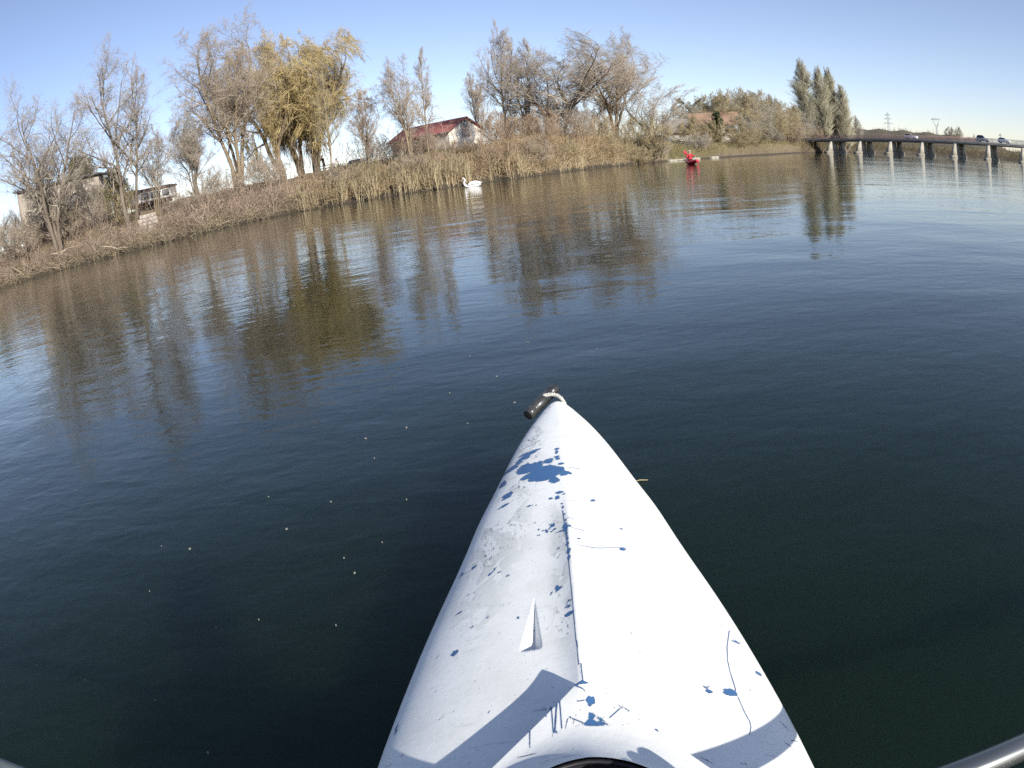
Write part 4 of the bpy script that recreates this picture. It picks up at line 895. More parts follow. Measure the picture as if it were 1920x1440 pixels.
# fallen pale branches in the dead brush at the water's edge
lm = mat('dead_wood', (0.42, 0.35, 0.25), 0.9, col2=(0.26, 0.21, 0.15), scale=3, bump=0.01, bscale=20)
for k, (az0, w0, az1, w1, r, lab) in enumerate(((-41.0, 1.6, -39.4, 0.15, 0.05, 'pale fallen branch sloping to the water, longer of two side by side'), (-42.0, 1.3, -40.9, 0.3, 0.04, 'pale fallen branch sloping to the water, shorter of two side by side'), (-38.6, 1.5, -35.4, 2.3, 0.06, 'long pale fallen trunk lying along the dead brush'), (-37.6, 0.8, -36.2, 2.6, 0.045, 'pale dead branch propped up in the brush'), (-33.6, 0.3, -31.4, 0.12, 0.04, 'thin pale branch lying along the waterline'), (-30.2, 3.2, -29.2, 0.5, 0.07, 'dark dead limb leaning down the bank below the caravan'), (-25.4, 3.6, -24.6, 1.2, 0.05, 'pale slanting branch below the big multi-stemmed tree'))):
    p0 = on_land(az0, float(shore(az0)) + w0); p1 = on_land(az1, float(shore(az1)) + w1)
    p0[2] += 0.55; p1[2] += 0.22
    rng = np.random.default_rng(800 + k)
    t = np.linspace(0, 1, 7)[:, None]
    pp = p0 + (p1 - p0) * t + rng.normal(0, 0.06, (7, 3)) * np.sin(t * math.pi)
    th = thing('fallen_branch', lab, 'branch', tuple(p0))
    MB().tube(pp - p0, r * np.linspace(1, 0.5, 7), 7).build('limb', lm, th, smooth=True)
    q, qr, _ = sprout((pp - p0)[None], (r * np.linspace(1, 0.5, 7))[None], np.array([np.linalg.norm(p1 - p0)]), 5, 0.3, 1, 40, 0.3, 0.1, 0.1, 4, rng, 0.008)
    for j in range(len(q)): MB().tubes(q[j:j + 1], qr[j:j + 1], 5, tint=0.5).build('side_branch', lm, th)

# ------------------------------------------------------------------ buildings on the bank
def frame_at(name, label, cat, corner, along, group=None):
    """a thing whose local +x runs along ALONG (world xy vector) from CORNER"""
    return thing(name, label, cat, tuple(corner), math.atan2(along[1], along[0]), group)

# red-roofed house: near corner of the gable, gable 6.0 m, long wall 9.0 m
c0 = np.array([-3.53, 74.9, 2.75])
hz = float(land(c0[0], c0[1]))
c0[2] = min(hz, 3.0) - 0.3
g = np.array([3.67, 4.8]); g /= np.linalg.norm(g)
hs = frame_at('house', 'small cream house with a red roof behind the reeds, its gable lit by the sun', 'house', c0, g)
GW, GL = 6.0, 9.1
EZ, AZ = 5.78 - c0[2], 7.25 - c0[2]
mw = mat('cream_render', (0.80, 0.75, 0.64), 0.9, col2=(0.70, 0.65, 0.54), scale=0.9, bump=0.006, bscale=25)
mgw = mat('grey_blockwork', (0.30, 0.29, 0.27), 0.95, col2=(0.22, 0.21, 0.20), scale=1.5, bump=0.01, bscale=20)
mrf = mat('red_roof', (0.22, 0.072, 0.068), 0.8, col2=(0.165, 0.055, 0.052), scale=1.2, bump=0.01, bscale=9)
T = 0.22
# local x along the gable, y along the long wall (away from the gable)
WX0, WX1, WZ0, WZ1 = 2.25, 3.75, 2.35, 4.45
gb = MB()
def xz_wall(mb, poly, y0, y1):
    k = len(poly); v = [(x, y0, z) for x, z in poly] + [(x, y1, z) for x, z in poly]
    mb.raw(v, [tuple(range(k)), tuple(range(k, 2 * k))[::-1]] + [(i, k + i, k + (i + 1) % k, (i + 1) % k) for i in range(k)])
xz_wall(gb, [(0, 0), (WX0, 0), (WX0, EZ + (AZ - EZ) * WX0 / 3.0 - 0.04), (0, EZ - 0.04)], 0, T)
xz_wall(gb, [(WX1, 0), (GW, 0), (GW, EZ - 0.04), (WX1, EZ + (AZ - EZ) * (GW - WX1) / 3.0 - 0.04)], 0, T)
xz_wall(gb, [(WX0, 0), (WX1, 0), (WX1, WZ0), (WX0, WZ0)], 0, T)
xz_wall(gb, [(WX0, WZ1), (WX1, WZ1), (WX1, EZ + (AZ - EZ) * (GW - WX1) / 3.0 - 0.04), (3.0, AZ - 0.04), (WX0, EZ + (AZ - EZ) * WX0 / 3.0 - 0.04)], 0, T)
gb.build('gable_wall', mw, hs)
lw = MB(); lw.box((T / 2, (GL + T) / 2 + 0.002, EZ / 2 - 0.03), (T, GL - T - 0.004, EZ - 0.06)); o = lw.build('side_wall', mgw, hs); o['label'] = 'grey unrendered side wall facing the river'
MB().box((GW - T / 2, (GL + T) / 2 + 0.002, EZ / 2 - 0.03), (T, GL - T - 0.004, EZ - 0.06)).build('side_wall', mw, hs)
bg_ = MB(); xz_wall(bg_, [(0, 0), (GW, 0), (GW, EZ - 0.04), (3.0, AZ - 0.04), (0, EZ - 0.04)], GL, GL + T); bg_.build('gable_wall', mgw, hs)
for sg in (-1, 1):
    rb = MB(); sl_ = (AZ - EZ) / 3.0
    x0 = 3.0; x1 = 3.0 + sg * 3.38
    zA = AZ + 0.03; zB = AZ - sl_ * 3.38 + 0.03
    ya, yb = -0.35, GL + 0.5
    rb.raw([(x0, ya, zA), (x1, ya, zB), (x1, yb, zB), (x0, yb, zA), (x0, ya, zA + 0.09), (x1, ya, zB + 0.09), (x1, yb, zB + 0.09), (x0, yb, zA + 0.09)],
           [(0, 3, 2, 1), (4, 5, 6, 7), (0, 1, 5, 4), (1, 2, 6, 5), (2, 3, 7, 6), (3, 0, 4, 7)])
    # standing ribs of the roof sheets
    ns = 26
    for i in range(ns + 1):
        y = ya + (yb - ya) * i / ns
        rb.raw([(x0, y - 0.02, zA + 0.088), (x1, y - 0.02, zB + 0.088), (x1, y + 0.02, zB + 0.088), (x0, y + 0.02, zA + 0.088), (x0, y, zA + 0.125), (x1, y, zB + 0.125)], [(0, 4, 5, 1), (3, 2, 5, 4), (0, 3, 4), (1, 5, 2)])
    rf = rb.build('roof', mrf, hs)
    if sg < 0:
        ft = MB(); ft.box((-0.40, GL / 2 + 0.07, zB + 0.0), (0.10, GL + 0.8, 0.12)); ft.build('gutter', mat('gutter_dark', (0.06, 0.045, 0.045), 0.6), rf)
wf = MB()
mfr = mat('window_frame_grey', (0.40, 0.39, 0.38), 0.7)
for (x, z, sx, sz) in (((WX0 + WX1) / 2, WZ1 - 0.05, 1.5, 0.1), ((WX0 + WX1) / 2, WZ0 + 0.05, 1.5, 0.1), (WX0 + 0.05, (WZ0 + WZ1) / 2, 0.1, 1.9), (WX1 - 0.05, (WZ0 + WZ1) / 2, 0.1, 1.9), ((WX0 + WX1) / 2, (WZ0 + WZ1) / 2, 0.07, 1.9), (3.0, 3.75, 1.3, 0.07), (3.0, 3.08, 1.3, 0.07)):
    wf.box((x, 0.09, z), (sx, 0.07, sz))
wo = wf.build('window', mfr, hs)
gm = mat('pane_glass', (0.25, 0.28, 0.32), 0.08, spec=0.6, scale=2)
for x in (2.66, 3.34):
    for z, hh in ((4.05, 0.54), (3.415, 0.6), (2.75, 0.58)):
        MB().box((x, 0.11, z), (0.61, 0.02, hh)).build('pane', gm, wo)
# low garden wall next to the house
gp = np.array([c0[0] + g[0] * 6.4, c0[1] + g[1] * 6.4]); gz = float(land(*gp))
gw_ = thing('garden_wall', 'low pale wall running on from the house gable', 'wall', (gp[0], gp[1], gz), math.atan2(-0.2, 1))
MB().box((1.6, 0, 0.5), (3.4, 0.2, 1.7)).build('wall', mw, gw_); MB().box((1.6, 0, 1.39), (3.5, 0.3, 0.09)).build('coping', mat('coping_stone', (0.5, 0.47, 0.4), 0.9), gw_)

# grey stone outbuilding on the far left
a0 = polar(-40.4, 62); a1 = polar(-33.0, 60)
oz = float(land(a0[0], a0[1])) - 0.2
al_ = (a1 - a0)[:2]; OL = float(np.linalg.norm(al_)); al_ /= OL
ob = frame_at('outbuilding', 'grey stone outbuilding with a flat sloping roof behind the bare trees', 'outbuilding', (a0[0], a0[1], oz), al_)
h0 = 0.85 + 62 * math.tan(R(6.15)) - oz; h1 = 0.85 + 60 * math.tan(R(5.85)) - oz
mst = mat('old_stone', (0.36, 0.31, 0.25), 0.95, col2=(0.22, 0.19, 0.155), scale=1.6, bump=0.03, bscale=5)
OW = 5.0
wins = [(0.9, 1.5, 1.9, 3.0), (4.95, 1.0, 2.2, 3.3)]
xs = [0]; mbw = MB()
segs = [(0, 0.9, 0, None), (0.9, 1.9, 0, 1.5), (0.9, 1.9, 2.9, None), (1.9, 5.0, 0, None), (5.0, 6.2, 0, 2.1), (5.0, 6.2, 3.3, None), (6.2, OL, 0, None)]
for xa, xb, z0_, z1_ in segs:
    ta = (h0 + (h1 - h0) * xa / OL) if z1_ is None else z1_
    tb_ = (h0 + (h1 - h0) * xb / OL) if z1_ is None else z1_
    xz_wall(mbw, [(xa, z0_), (xb, z0_), (xb, tb_), (xa, ta)], 0, 0.35)
mbw.build('front_wall', mst, ob)
mpl = mat('pale_stone', (0.55, 0.49, 0.40), 0.9, col2=(0.42, 0.37, 0.30), scale=2, bump=0.01)
e_ = MB(); xz_wall(e_, [(0, 0), (0.35, 0), (0.35, h0), (0, h0)], 0.352, OW); e_.build('end_wall', mpl, ob)
e_ = MB(); xz_wall(e_, [(OL - 0.35, 0), (OL, 0), (OL, h1), (OL - 0.35, h1)], 0.352, OW); e_.build('end_wall', mst, ob)
e_ = MB(); xz_wall(e_, [(0.352, 0), (OL - 0.352, 0), (OL - 0.352, h1), (0.352, h0)], OW - 0.35, OW - 0.002); e_.build('back_wall', mst, ob)
r_ = MB(); r_.raw([(-0.3, -0.35, h0), (OL + 0.25, -0.35, h1), (OL + 0.25, OW + 0.3, h1 + 0.25), (-0.3, OW + 0.3, h0 + 0.25), (-0.3, -0.35, h0 + 0.14), (OL + 0.25, -0.35, h1 + 0.14), (OL + 0.25, OW + 0.3, h1 + 0.39), (-0.3, OW + 0.3, h0 + 0.39)], [(0, 3, 2, 1), (4, 5, 6, 7), (0, 1, 5, 4), (1, 2, 6, 5), (2, 3, 7, 6), (3, 0, 4, 7)])
r_.build('roof', mat('slate_roof', (0.12, 0.11, 0.105), 0.8, scale=1, bump=0.01), ob)
MB().box((5.6, -0.03, 3.42), (1.7, 0.1, 0.22)).build('lintel', mpl, ob)
MB().box((1.4, -0.03, 3.0), (1.3, 0.1, 0.2)).build('lintel', mpl, ob)
MB().box((6.9, -0.02, (h1 - 0.9)), (1.3, 0.08, 0.7)).build('pale_panel', mpl, ob)
dkm = mat('dark_opening', (0.03, 0.028, 0.028), 0.9)
for xa, xb, z0_, z1_ in ((0.9, 1.9, 1.5, 2.9), (5.0, 6.2, 2.1, 3.3)):
    wn2 = MB()
    for cx_, cz_, sx_, sz_ in (((xa + xb) / 2, z1_ - .05, xb - xa, .1), ((xa + xb) / 2, z0_ + .05, xb - xa, .1), (xa + .05, (z0_ + z1_) / 2, .1, z1_ - z0_ - .2), (xb - .05, (z0_ + z1_) / 2, .1, z1_ - z0_ - .2), ((xa + xb) / 2, (z0_ + z1_) / 2, .06, z1_ - z0_ - .2)): wn2.box((cx_, .16, cz_), (sx_, .08, sz_))
    wb = wn2.build('window', mat('weathered_frame', (0.45, 0.42, 0.36), 0.8), ob)
    for s_ in (-1, 1): MB().box(((xa + xb) / 2 + s_ * ((xb - xa) / 4 - .01), .19, (z0_ + z1_) / 2), ((xb - xa) / 2 - .14, .02, z1_ - z0_ - .2)).build('pane', gm, wb)

# things below the outbuilding
p = on_land(-33.6, 52); p[2] = 0.85 + 52 * math.tan(R(1.6))
bl_ = mat('plastic_bluegrey', (0.17, 0.20, 0.25), 0.5, scale=3)
wt = thing('water_tank', 'blue-grey ribbed water tank beside the outbuilding', 'tank', tuple(p), R(34))
tb = MB(); tb.tube([(0, 0, -0.6), (0, 0, 0.0), (0, 0, 0.02), (0, 0, .25), (0, 0, .27), (0, 0, .5), (0, 0, .52), (0, 0, .78)], [0.5, 0.5, .53, .5, .53, .5, .53, .48], 18); tb.build('body', bl_, wt, smooth=False)
MB().tube([(0, 0, .78), (0, 0, .86)], [.3, .28], 16).build('lid', bl_, wt)
p = on_land(-32.7, 52); p[2] = 0.85 + 52 * math.tan(R(1.55))
sb = thing('stone_block_wall', 'low wall of pale beige stone blocks beside the water tank', 'wall', tuple(p), R(33))
rng = np.random.default_rng(31)
for rrow in range(4):
    for cidx in range(4 if rrow < 3 else 2):
        q = MB().box((cidx * 0.42 + (rrow % 2) * 0.2 + rng.normal(0, .01), rng.normal(0, .02), -0.5 + rrow * 0.36), (0.40, 0.4, 0.345)).build('stone_block', mpl, sb)
        bevel(q, 0.03)
# stone steps in the bank
p0 = on_land(-29.3, float(shore(-29.3)) + 1.6)
st_ = thing('stone_steps', 'worn stone steps climbing the bank under the white caravan', 'steps', tuple(p0), R(29.3))
for i in range(6):
    bevel(MB().box((rng.normal(0, .04), i * 0.42, -0.05 + i * 0.26), (1.3 + rng.normal(0, .08), 0.5, 0.24)).build('step', mat('step_stone', (0.40, 0.35, 0.30), 0.95, scale=3, bump=0.01), st_), 0.03)

# white caravan on the bank
cp0 = polar(-29.9, 53); cp1 = polar(-26.4, 55.0)
cz0 = 0.85 + 54 * math.tan(R(2.4)); al2 = (cp1 - cp0)[:2]; CLn = float(np.linalg.norm(al2)); al2 /= CLn
cv = frame_at('caravan', 'long low white caravan with dark windows and a brown roof on the bank', 'caravan', (cp0[0], cp0[1], cz0 - 0.15), al2)
mwp = mat('white_panel', (0.80, 0.80, 0.78), 0.5, col2=(0.72, 0.72, 0.69), scale=1.5)
bevel(MB().box((CLn / 2, 1.1, 0.66), (CLn, 2.2, 0.9)).build('body', mwp, cv), 0.09, 3)
rfv = MB().prism([(-0.12, 1.11), (-0.02, 1.25), (1.1, 1.42), (2.2, 1.25), (2.32, 1.11)], -0.1, CLn + 0.1).build('roof', mat('brown_roof', (0.19, 0.13, 0.10), 0.7), cv)
for x_, wd_ in ((0.75, 0.55), (1.75, 0.8), (2.75, 0.55)):
    if x_ < CLn - 0.3:
        ww = MB().box((x_, -0.012, 0.74), (wd_ + 0.08, 0.03, 0.5)).build('window', mat('rubber_black', (0.03, 0.03, 0.03), 0.6), cv); MB().box((x_, -0.03, 0.74), (wd_, 0.012, 0.42)).build('pane', gm, ww)
MB().box((CLn / 2, -0.02, 0.30), (CLn - 0.2, 0.02, 0.07)).build('trim_strip', mat('trim_brown', (0.30, 0.18, 0.12), 0.6), cv)
for x_ in (CLn * 0.3, CLn * 0.75):
    wh = MB().tube([(x_, 0.06, 0.12), (x_, 0.26, 0.12)], 0.27, 16).build('wheel', mat('tyre', (0.02, 0.02, 0.02), 0.8), cv)
    MB().tube([(x_, 0.045, 0.12), (x_, 0.07, 0.12)], 0.15, 12).build('hub', mat('rim_metal', (0.5, 0.5, 0.5), 0.4, metal=0.8), wh)
MB().box((CLn / 2, 1.1, 0.08), (CLn - 0.6, 1.6, 0.2)).build('chassis', mat('chassis_dark', (0.03, 0.03, 0.03), 0.8), cv)

# pale house with an orange roof inside the wood
def gable_house(name, label, az, d, ridge_az, L_, W_, eave, apex, mwall, mroof, rz, zb):
    p = polar(az, d, zb); t = thing(name, label, 'house', tuple(p), rz)
    for s_ in (-1, 1):
        MB().box((0, s_ * (W_ / 2 - .12), eave / 2), (L_, 0.24, eave)).build('side_wall', mwall, t)
        e = MB(); k = [(-W_ / 2 + .242, 0), (W_ / 2 - .242, 0), (W_ / 2 - .242, eave), (0, apex - .06), (-W_ / 2 + .242, eave)]
        v = [(s_ * (L_ / 2), y, z) for y, z in k] + [(s_ * (L_ / 2 - .24), y, z) for y, z in k]
        e.raw(v, [tuple(range(5)), tuple(range(5, 10))[::-1]] + [(i, (i + 1) % 5, 5 + (i + 1) % 5, 5 + i) for i in range(5)]); e.build('gable_wall', mwall, t)
        sl2 = (apex - eave) / (W_ / 2); y1 = s_ * (W_ / 2 + .35); z1 = apex - sl2 * (W_ / 2 + .35)
        rb = MB(); X = L_ / 2 + .3
        rb.raw([(-X, 0, apex), (X, 0, apex), (X, y1, z1), (-X, y1, z1), (-X, 0, apex + .12), (X, 0, apex + .12), (X, y1, z1 + .12), (-X, y1, z1 + .12)], [(0, 1, 2, 3), (7, 6, 5, 4), (0, 4, 5, 1), (1, 5, 6, 2), (2, 6, 7, 3), (3, 7, 4, 0)])
        n_ = int(W_ / 2 / 0.3)
        for i in range(n_):  # tile courses
            f0, f1 = i / n_, (i + 1) / n_
            rb.raw([(-X, y1 * f0, apex + .121 + (z1 - apex) * f0), (X, y1 * f0, apex + .121 + (z1 - apex) * f0), (X, y1 * f1, apex + .16 + (z1 - apex) * f1), (-X, y1 * f1, apex + .16 + (z1 - apex) * f1), (X, y1 * f1, apex + .121 + (z1 - apex) * f1), (-X, y1 * f1, apex + .121 + (z1 - apex) * f1)], [(0, 1, 2, 3), (3, 2, 4, 5)])
        rb.build('roof', mroof, t)
    return t
mor = mat('orange_tile', (0.36, 0.23, 0.155), 0.85, col2=(0.27, 0.175, 0.12), scale=1.5, bump=0.02, bscale=6)
mgr = mat('grey_tile', (0.24, 0.215, 0.185), 0.9, col2=(0.18, 0.165, 0.145), scale=1.2, bump=0.02, bscale=6)
ph = gable_house('house', 'pale house with orange tiles half hidden in the wood', 19.75, 113, 0, 8.0, 6.2, 3.2, 5.1, mw, mor, R(-28), 2.2)
for x_ in (2.8, 3.9):
    q = MB().box((x_, -3.26, 2.2), (0.8, 0.05, 1.3)).build('window', mfr, ph); MB().box((x_, -3.295, 2.2), (0.62, 0.03, 1.1)).build('pane', gm, q)
gable_house('barn', 'long grey-roofed barn in the wood behind the landing', 17.5, 112, 0, 8, 7, 2.2, 4.4, mw, mgr, R(-18), 2.0)
# pale arch (garden gate) near the pale house
p = on_land(20.85, 100); p[2] = 0.85 + 100 * math.tan(R(0.95))
ga = thing('garden_arch', 'small stone arched gateway under the pale house', 'gateway', tuple(p), R(-20))
ga.scale = (.5, .5, .5)
for s_ in (-1, 1): MB().box((s_ * 0.95, 0, 0.3), (0.35, 0.35, 1.4)).build('post', mst, ga)
t = np.linspace(0, math.pi, 13)
MB().tube(np.stack([0.95 * np.cos(t), 0 * t, 0.99 + 0.5 * np.sin(t)], 1), 0.17, 8).build('arch', mst, ga)

# landing: pale concrete quay and a small slab further on
mcn = mat('pale_concrete', (0.37, 0.345, 0.275), 0.9, col2=(0.25, 0.235, 0.19), scale=1.8, bump=0.01)
def quay(name, label, az0, az1, hgt, dep, off):
    a = polar(az0, float(shore(az0)) + off); b = polar(az1, float(shore(az1)) + off); dv = (b - a)[:2]; L_ = float(np.linalg.norm(dv)); dv /= L_
    t = frame_at(name, label, 'landing', (a[0], a[1], 0), dv)
    n_ = max(2, int(L_ / 1.5)); rg = np.random.default_rng(int(az0 * 10))
    for i in range(n_):
        bevel(MB().box(((i + .5) * L_ / n_, dep / 2, hgt / 2 - 0.3 + rg.normal(0, .02)), (L_ / n_ - 0.03, dep, hgt + 0.6)).build('slab', mcn, t), 0.03)
    return t
quay('landing_stage', 'long pale concrete landing edge behind the red kayak', 15.7, 18.3, 0.17, 1.6, -0.6)
quay('landing_slab', 'short pale slab at the waterline beyond the red kayak', 19.3, 19.9, 0.22, 1.2, -0.5)

# ------------------------------------------------------------------ the bridge
B0, B1 = polar(27.3, 168), polar(46.8, 145)
bd = (B1 - B0)[:2]; BL = float(np.linalg.norm(bd)); bd /= BL
br = frame_at('bridge', 'long low concrete road bridge on battered piers across the river', 'bridge', (B0[0], B0[1], 0), bd)
# local x along the bridge, local -y towards the camera side? find which side the camera lies on
side = -1.0
def deck_h(x): return 3.28 + 0.50 * x / BL
mcd = mat('bridge_concrete', (0.42, 0.41, 0.40), 0.9, col2=(0.30, 0.295, 0.29), scale=0.5, bump=0.02, bscale=4)
mpr = mat('pier_concrete', (0.48, 0.45, 0.36), 0.9, col2=(0.34, 0.31, 0.25), scale=0.7, bump=0.02, bscale=4)
XA, XB = -6.0, BL + 34.0
def strip(mb, ya, yb, za, zb, mi=0):
    v = []
    for x in (XA, XB):
        h = deck_h(x)
        v += [(x, ya, h + za), (x, yb, h + za), (x, yb, h + zb), (x, ya, h + zb)]
    mb.raw(v, [(0, 1, 2, 3), (7, 6, 5, 4), (0, 4, 5, 1), (1, 5, 6, 2), (2, 6, 7, 3), (3, 7, 4, 0)], mi=mi)
d_ = MB(); strip(d_, -0.25, 6.25, -0.26, 0.0); d_.build('deck', mcd, br)
for y_ in (0.15, 2.2, 4.0, 5.85):
    d_ = MB(); strip(d_, y_ - 0.22, y_ + 0.22, -0.62, -0.262); d_.build('girder', mat('girder_dark', (0.22, 0.22, 0.22), 0.9, scale=0.8), br)
d_ = MB(); strip(d_, 0.25, 5.75, 0.001, 0.06); d_.build('road_surface', mat('asphalt', (0.05, 0.05, 0.05), 0.9, scale=8), br)
for i in range(12):
    x = BL * i / 7.0
    if x > XB - 3: break
    pr = MB().box((x, 1.8, 0.1), (1.15, 9.4, 0.75)).build('pier', mat('pier_wet', (0.33, 0.30, 0.24), 0.9, col2=(0.2, 0.18, 0.15), scale=0.7, bump=0.02, bscale=4), br)
    top = deck_h(x) - 0.622
    for ya0, ya1, yb0, yb1 in ((-2.3, 2.3, -0.4, 2.0), (3.9, 6.0, 4.1, 5.6)):    # slab: foot from ya0 to ya1, head from yb0 to yb1
        v = [(-0.45 + x, ya0, 0.478), (0.45 + x, ya0, 0.478), (0.45 + x, ya1, 0.478), (-0.45 + x, ya1, 0.478), (-0.34 + x, yb0, top), (0.34 + x, yb0, top), (0.34 + x, yb1, top), (-0.34 + x, yb1, top)]
        MB().raw(v, [(0, 3, 2, 1), (4, 5, 6, 7), (0, 1, 5, 4), (1, 2, 6, 5), (2, 3, 7, 6), (3, 0, 4, 7)]).build('column', mpr, pr)
ml_ = mat('railing_rust', (0.34, 0.19, 0.18), 0.7, col2=(0.40, 0.26, 0.24), scale=0.2)
ml2 = mat('railing_grey', (0.42, 0.42, 0.41), 0.6, col2=(0.30, 0.30, 0.29), scale=0.2)
for y_ in (-0.12, 6.12):
    for (xa, xb, m_, lab) in ((XA, BL * 0.80, ml_, 'rusty railing towards the poplars'), (BL * 0.80 + 0.3, XB, ml2, 'grey galvanised railing')):
        rl = MB()
        for hz_ in (0.12, 0.38, 0.62, 0.85):
            rl.tube([(xa, y_, deck_h(xa) + hz_), (xb, y_, deck_h(xb) + hz_)], 0.022 if hz_ < .8 else 0.036, 5)
        for i in range(int((xb - xa) / 0.32)):
            x = xa + 0.16 + i * 0.32
            rl.box((x, y_, deck_h(x) + 0.43), (0.024 if i % 6 else 0.07, 0.024 if i % 6 else 0.07, 0.86))
        o = rl.build('railing', m_, br); o['label'] = lab
# abutment at the wooded end
ab = MB().box((-5.2, 3.0, 1.2), (4.4, 8.0, 3.0)).build('abutment', mcd, br)

def car(name, label, loc, rz, paint, group='cars crossing the bridge', tall=0.0, long=4.1):
    t = thing(name, label, 'car', loc, rz, group)
    if group: t.scale = (.8, .8, .8)
    L_ = long; h = 1.42 + tall
    pm_ = mat('car_' + '_'.join('%02d' % int(c * 99) for c in paint), paint, 0.25, col2=tuple(c * .96 for c in paint), coat=0.6, spec=0.5)
    prof = [(-L_ / 2, .32), (-L_ / 2 + .02, .78), (-L_ / 2 + .2, .93), (-L_ * .12, .98), (L_ * .43, .98 + tall * .4), (L_ / 2 - .03, .9), (L_ / 2, .38), (L_ / 2 - .15, .24), (-L_ / 2 + .15, .24)]
    b = MB(); k = len(prof)
    v = [(x, -.84, z) for x, z in prof] + [(x, .84, z) for x, z in prof]
    b.raw(v, [tuple(range(k)), tuple(range(k, 2 * k))[::-1]] + [(i, k + i, k + (i + 1) % k, (i + 1) % k) for i in range(k)])
    bo = b.build('body', pm_, t); bevel(bo, 0.07, 3)
    cabp = [(-L_ * .16, .965), (-L_ * .02, h - .06), (L_ * .08, h), (L_ * .34, h - .03), (L_ * .45, 1.0)]
    b = MB(); k = len(cabp); v = [(x, -.78 + .12 * (z > 1.1), z) for x, z in cabp] + [(x, .78 - .12 * (z > 1.1), z) for x, z in cabp]
    b.raw(v, [tuple(range(k)), tuple(range(k, 2 * k))[::-1]] + [(i, k + i, k + (i + 1) % k, (i + 1) % k) for i in range(k)])
    bevel(b.build('cabin', mat('car_glass', (0.02, 0.022, 0.025), 0.08, spec=0.6), t), 0.04)
    b = MB().box((L_ * .16, 0, h + .012), (L_ * .30, 1.26, .05)).build('roof', pm_, t); bevel(b, .02)
    for s_ in (-1, 1):
        for x_ in (-L_ * .31, L_ * .30):
            wh = MB().tube([(x_, s_ * .70, .31), (x_, s_ * .87, .31)], .31, 18).build('wheel', MATS['tyre'], t)
            MB().tube([(x_, s_ * .865, .31), (x_, s_ * .885, .31)], .19, 12).build('hub', MATS['rim_metal'], wh)
        MB().box((-L_ / 2 - .005, s_ * .6, .68), (.05, .32, .16)).build('headlight', mat('lamp_clear', (.7, .7, .72), .15), t)
        MB().box((L_ / 2 - .02, s_ * .66, .76), (.05, .22, .2)).build('tail_light', mat('lamp_red', (.35, .02, .02), .25), t)
    return t
ang = math.atan2(bd[1], bd[0])
def on_bridge(x, y): 
    return (B0[0] + bd[0] * x - bd[1] * y, B0[1] + bd[1] * x + bd[0] * y, deck_h(x) + 0.07)
car('car', 'white estate car crossing the bridge alone, nearer the poplars', on_bridge(BL * 0.51, 1.6), ang + math.pi, (0.78, 0.79, 0.80))
car('car', 'dark-windowed silver car leading the pair on the bridge above a pier', on_bridge(BL * 0.825, 1.6), ang + math.pi, (0.33, 0.33, 0.35), tall=0.35)
car('car', 'small white car close behind the silver one on the bridge', on_bridge(BL * 0.825 + 5.2, 1.7), ang + math.pi, (0.78, 0.79, 0.80), long=3.6)
p = on_land(-10.9, 66)
car('car', 'dark blue car parked on the bank between the picnic table and the house', (p[0], p[1], 0.85 + 66 * math.tan(R(1.25))), R(88), (0.035, 0.05, 0.11), group=None)

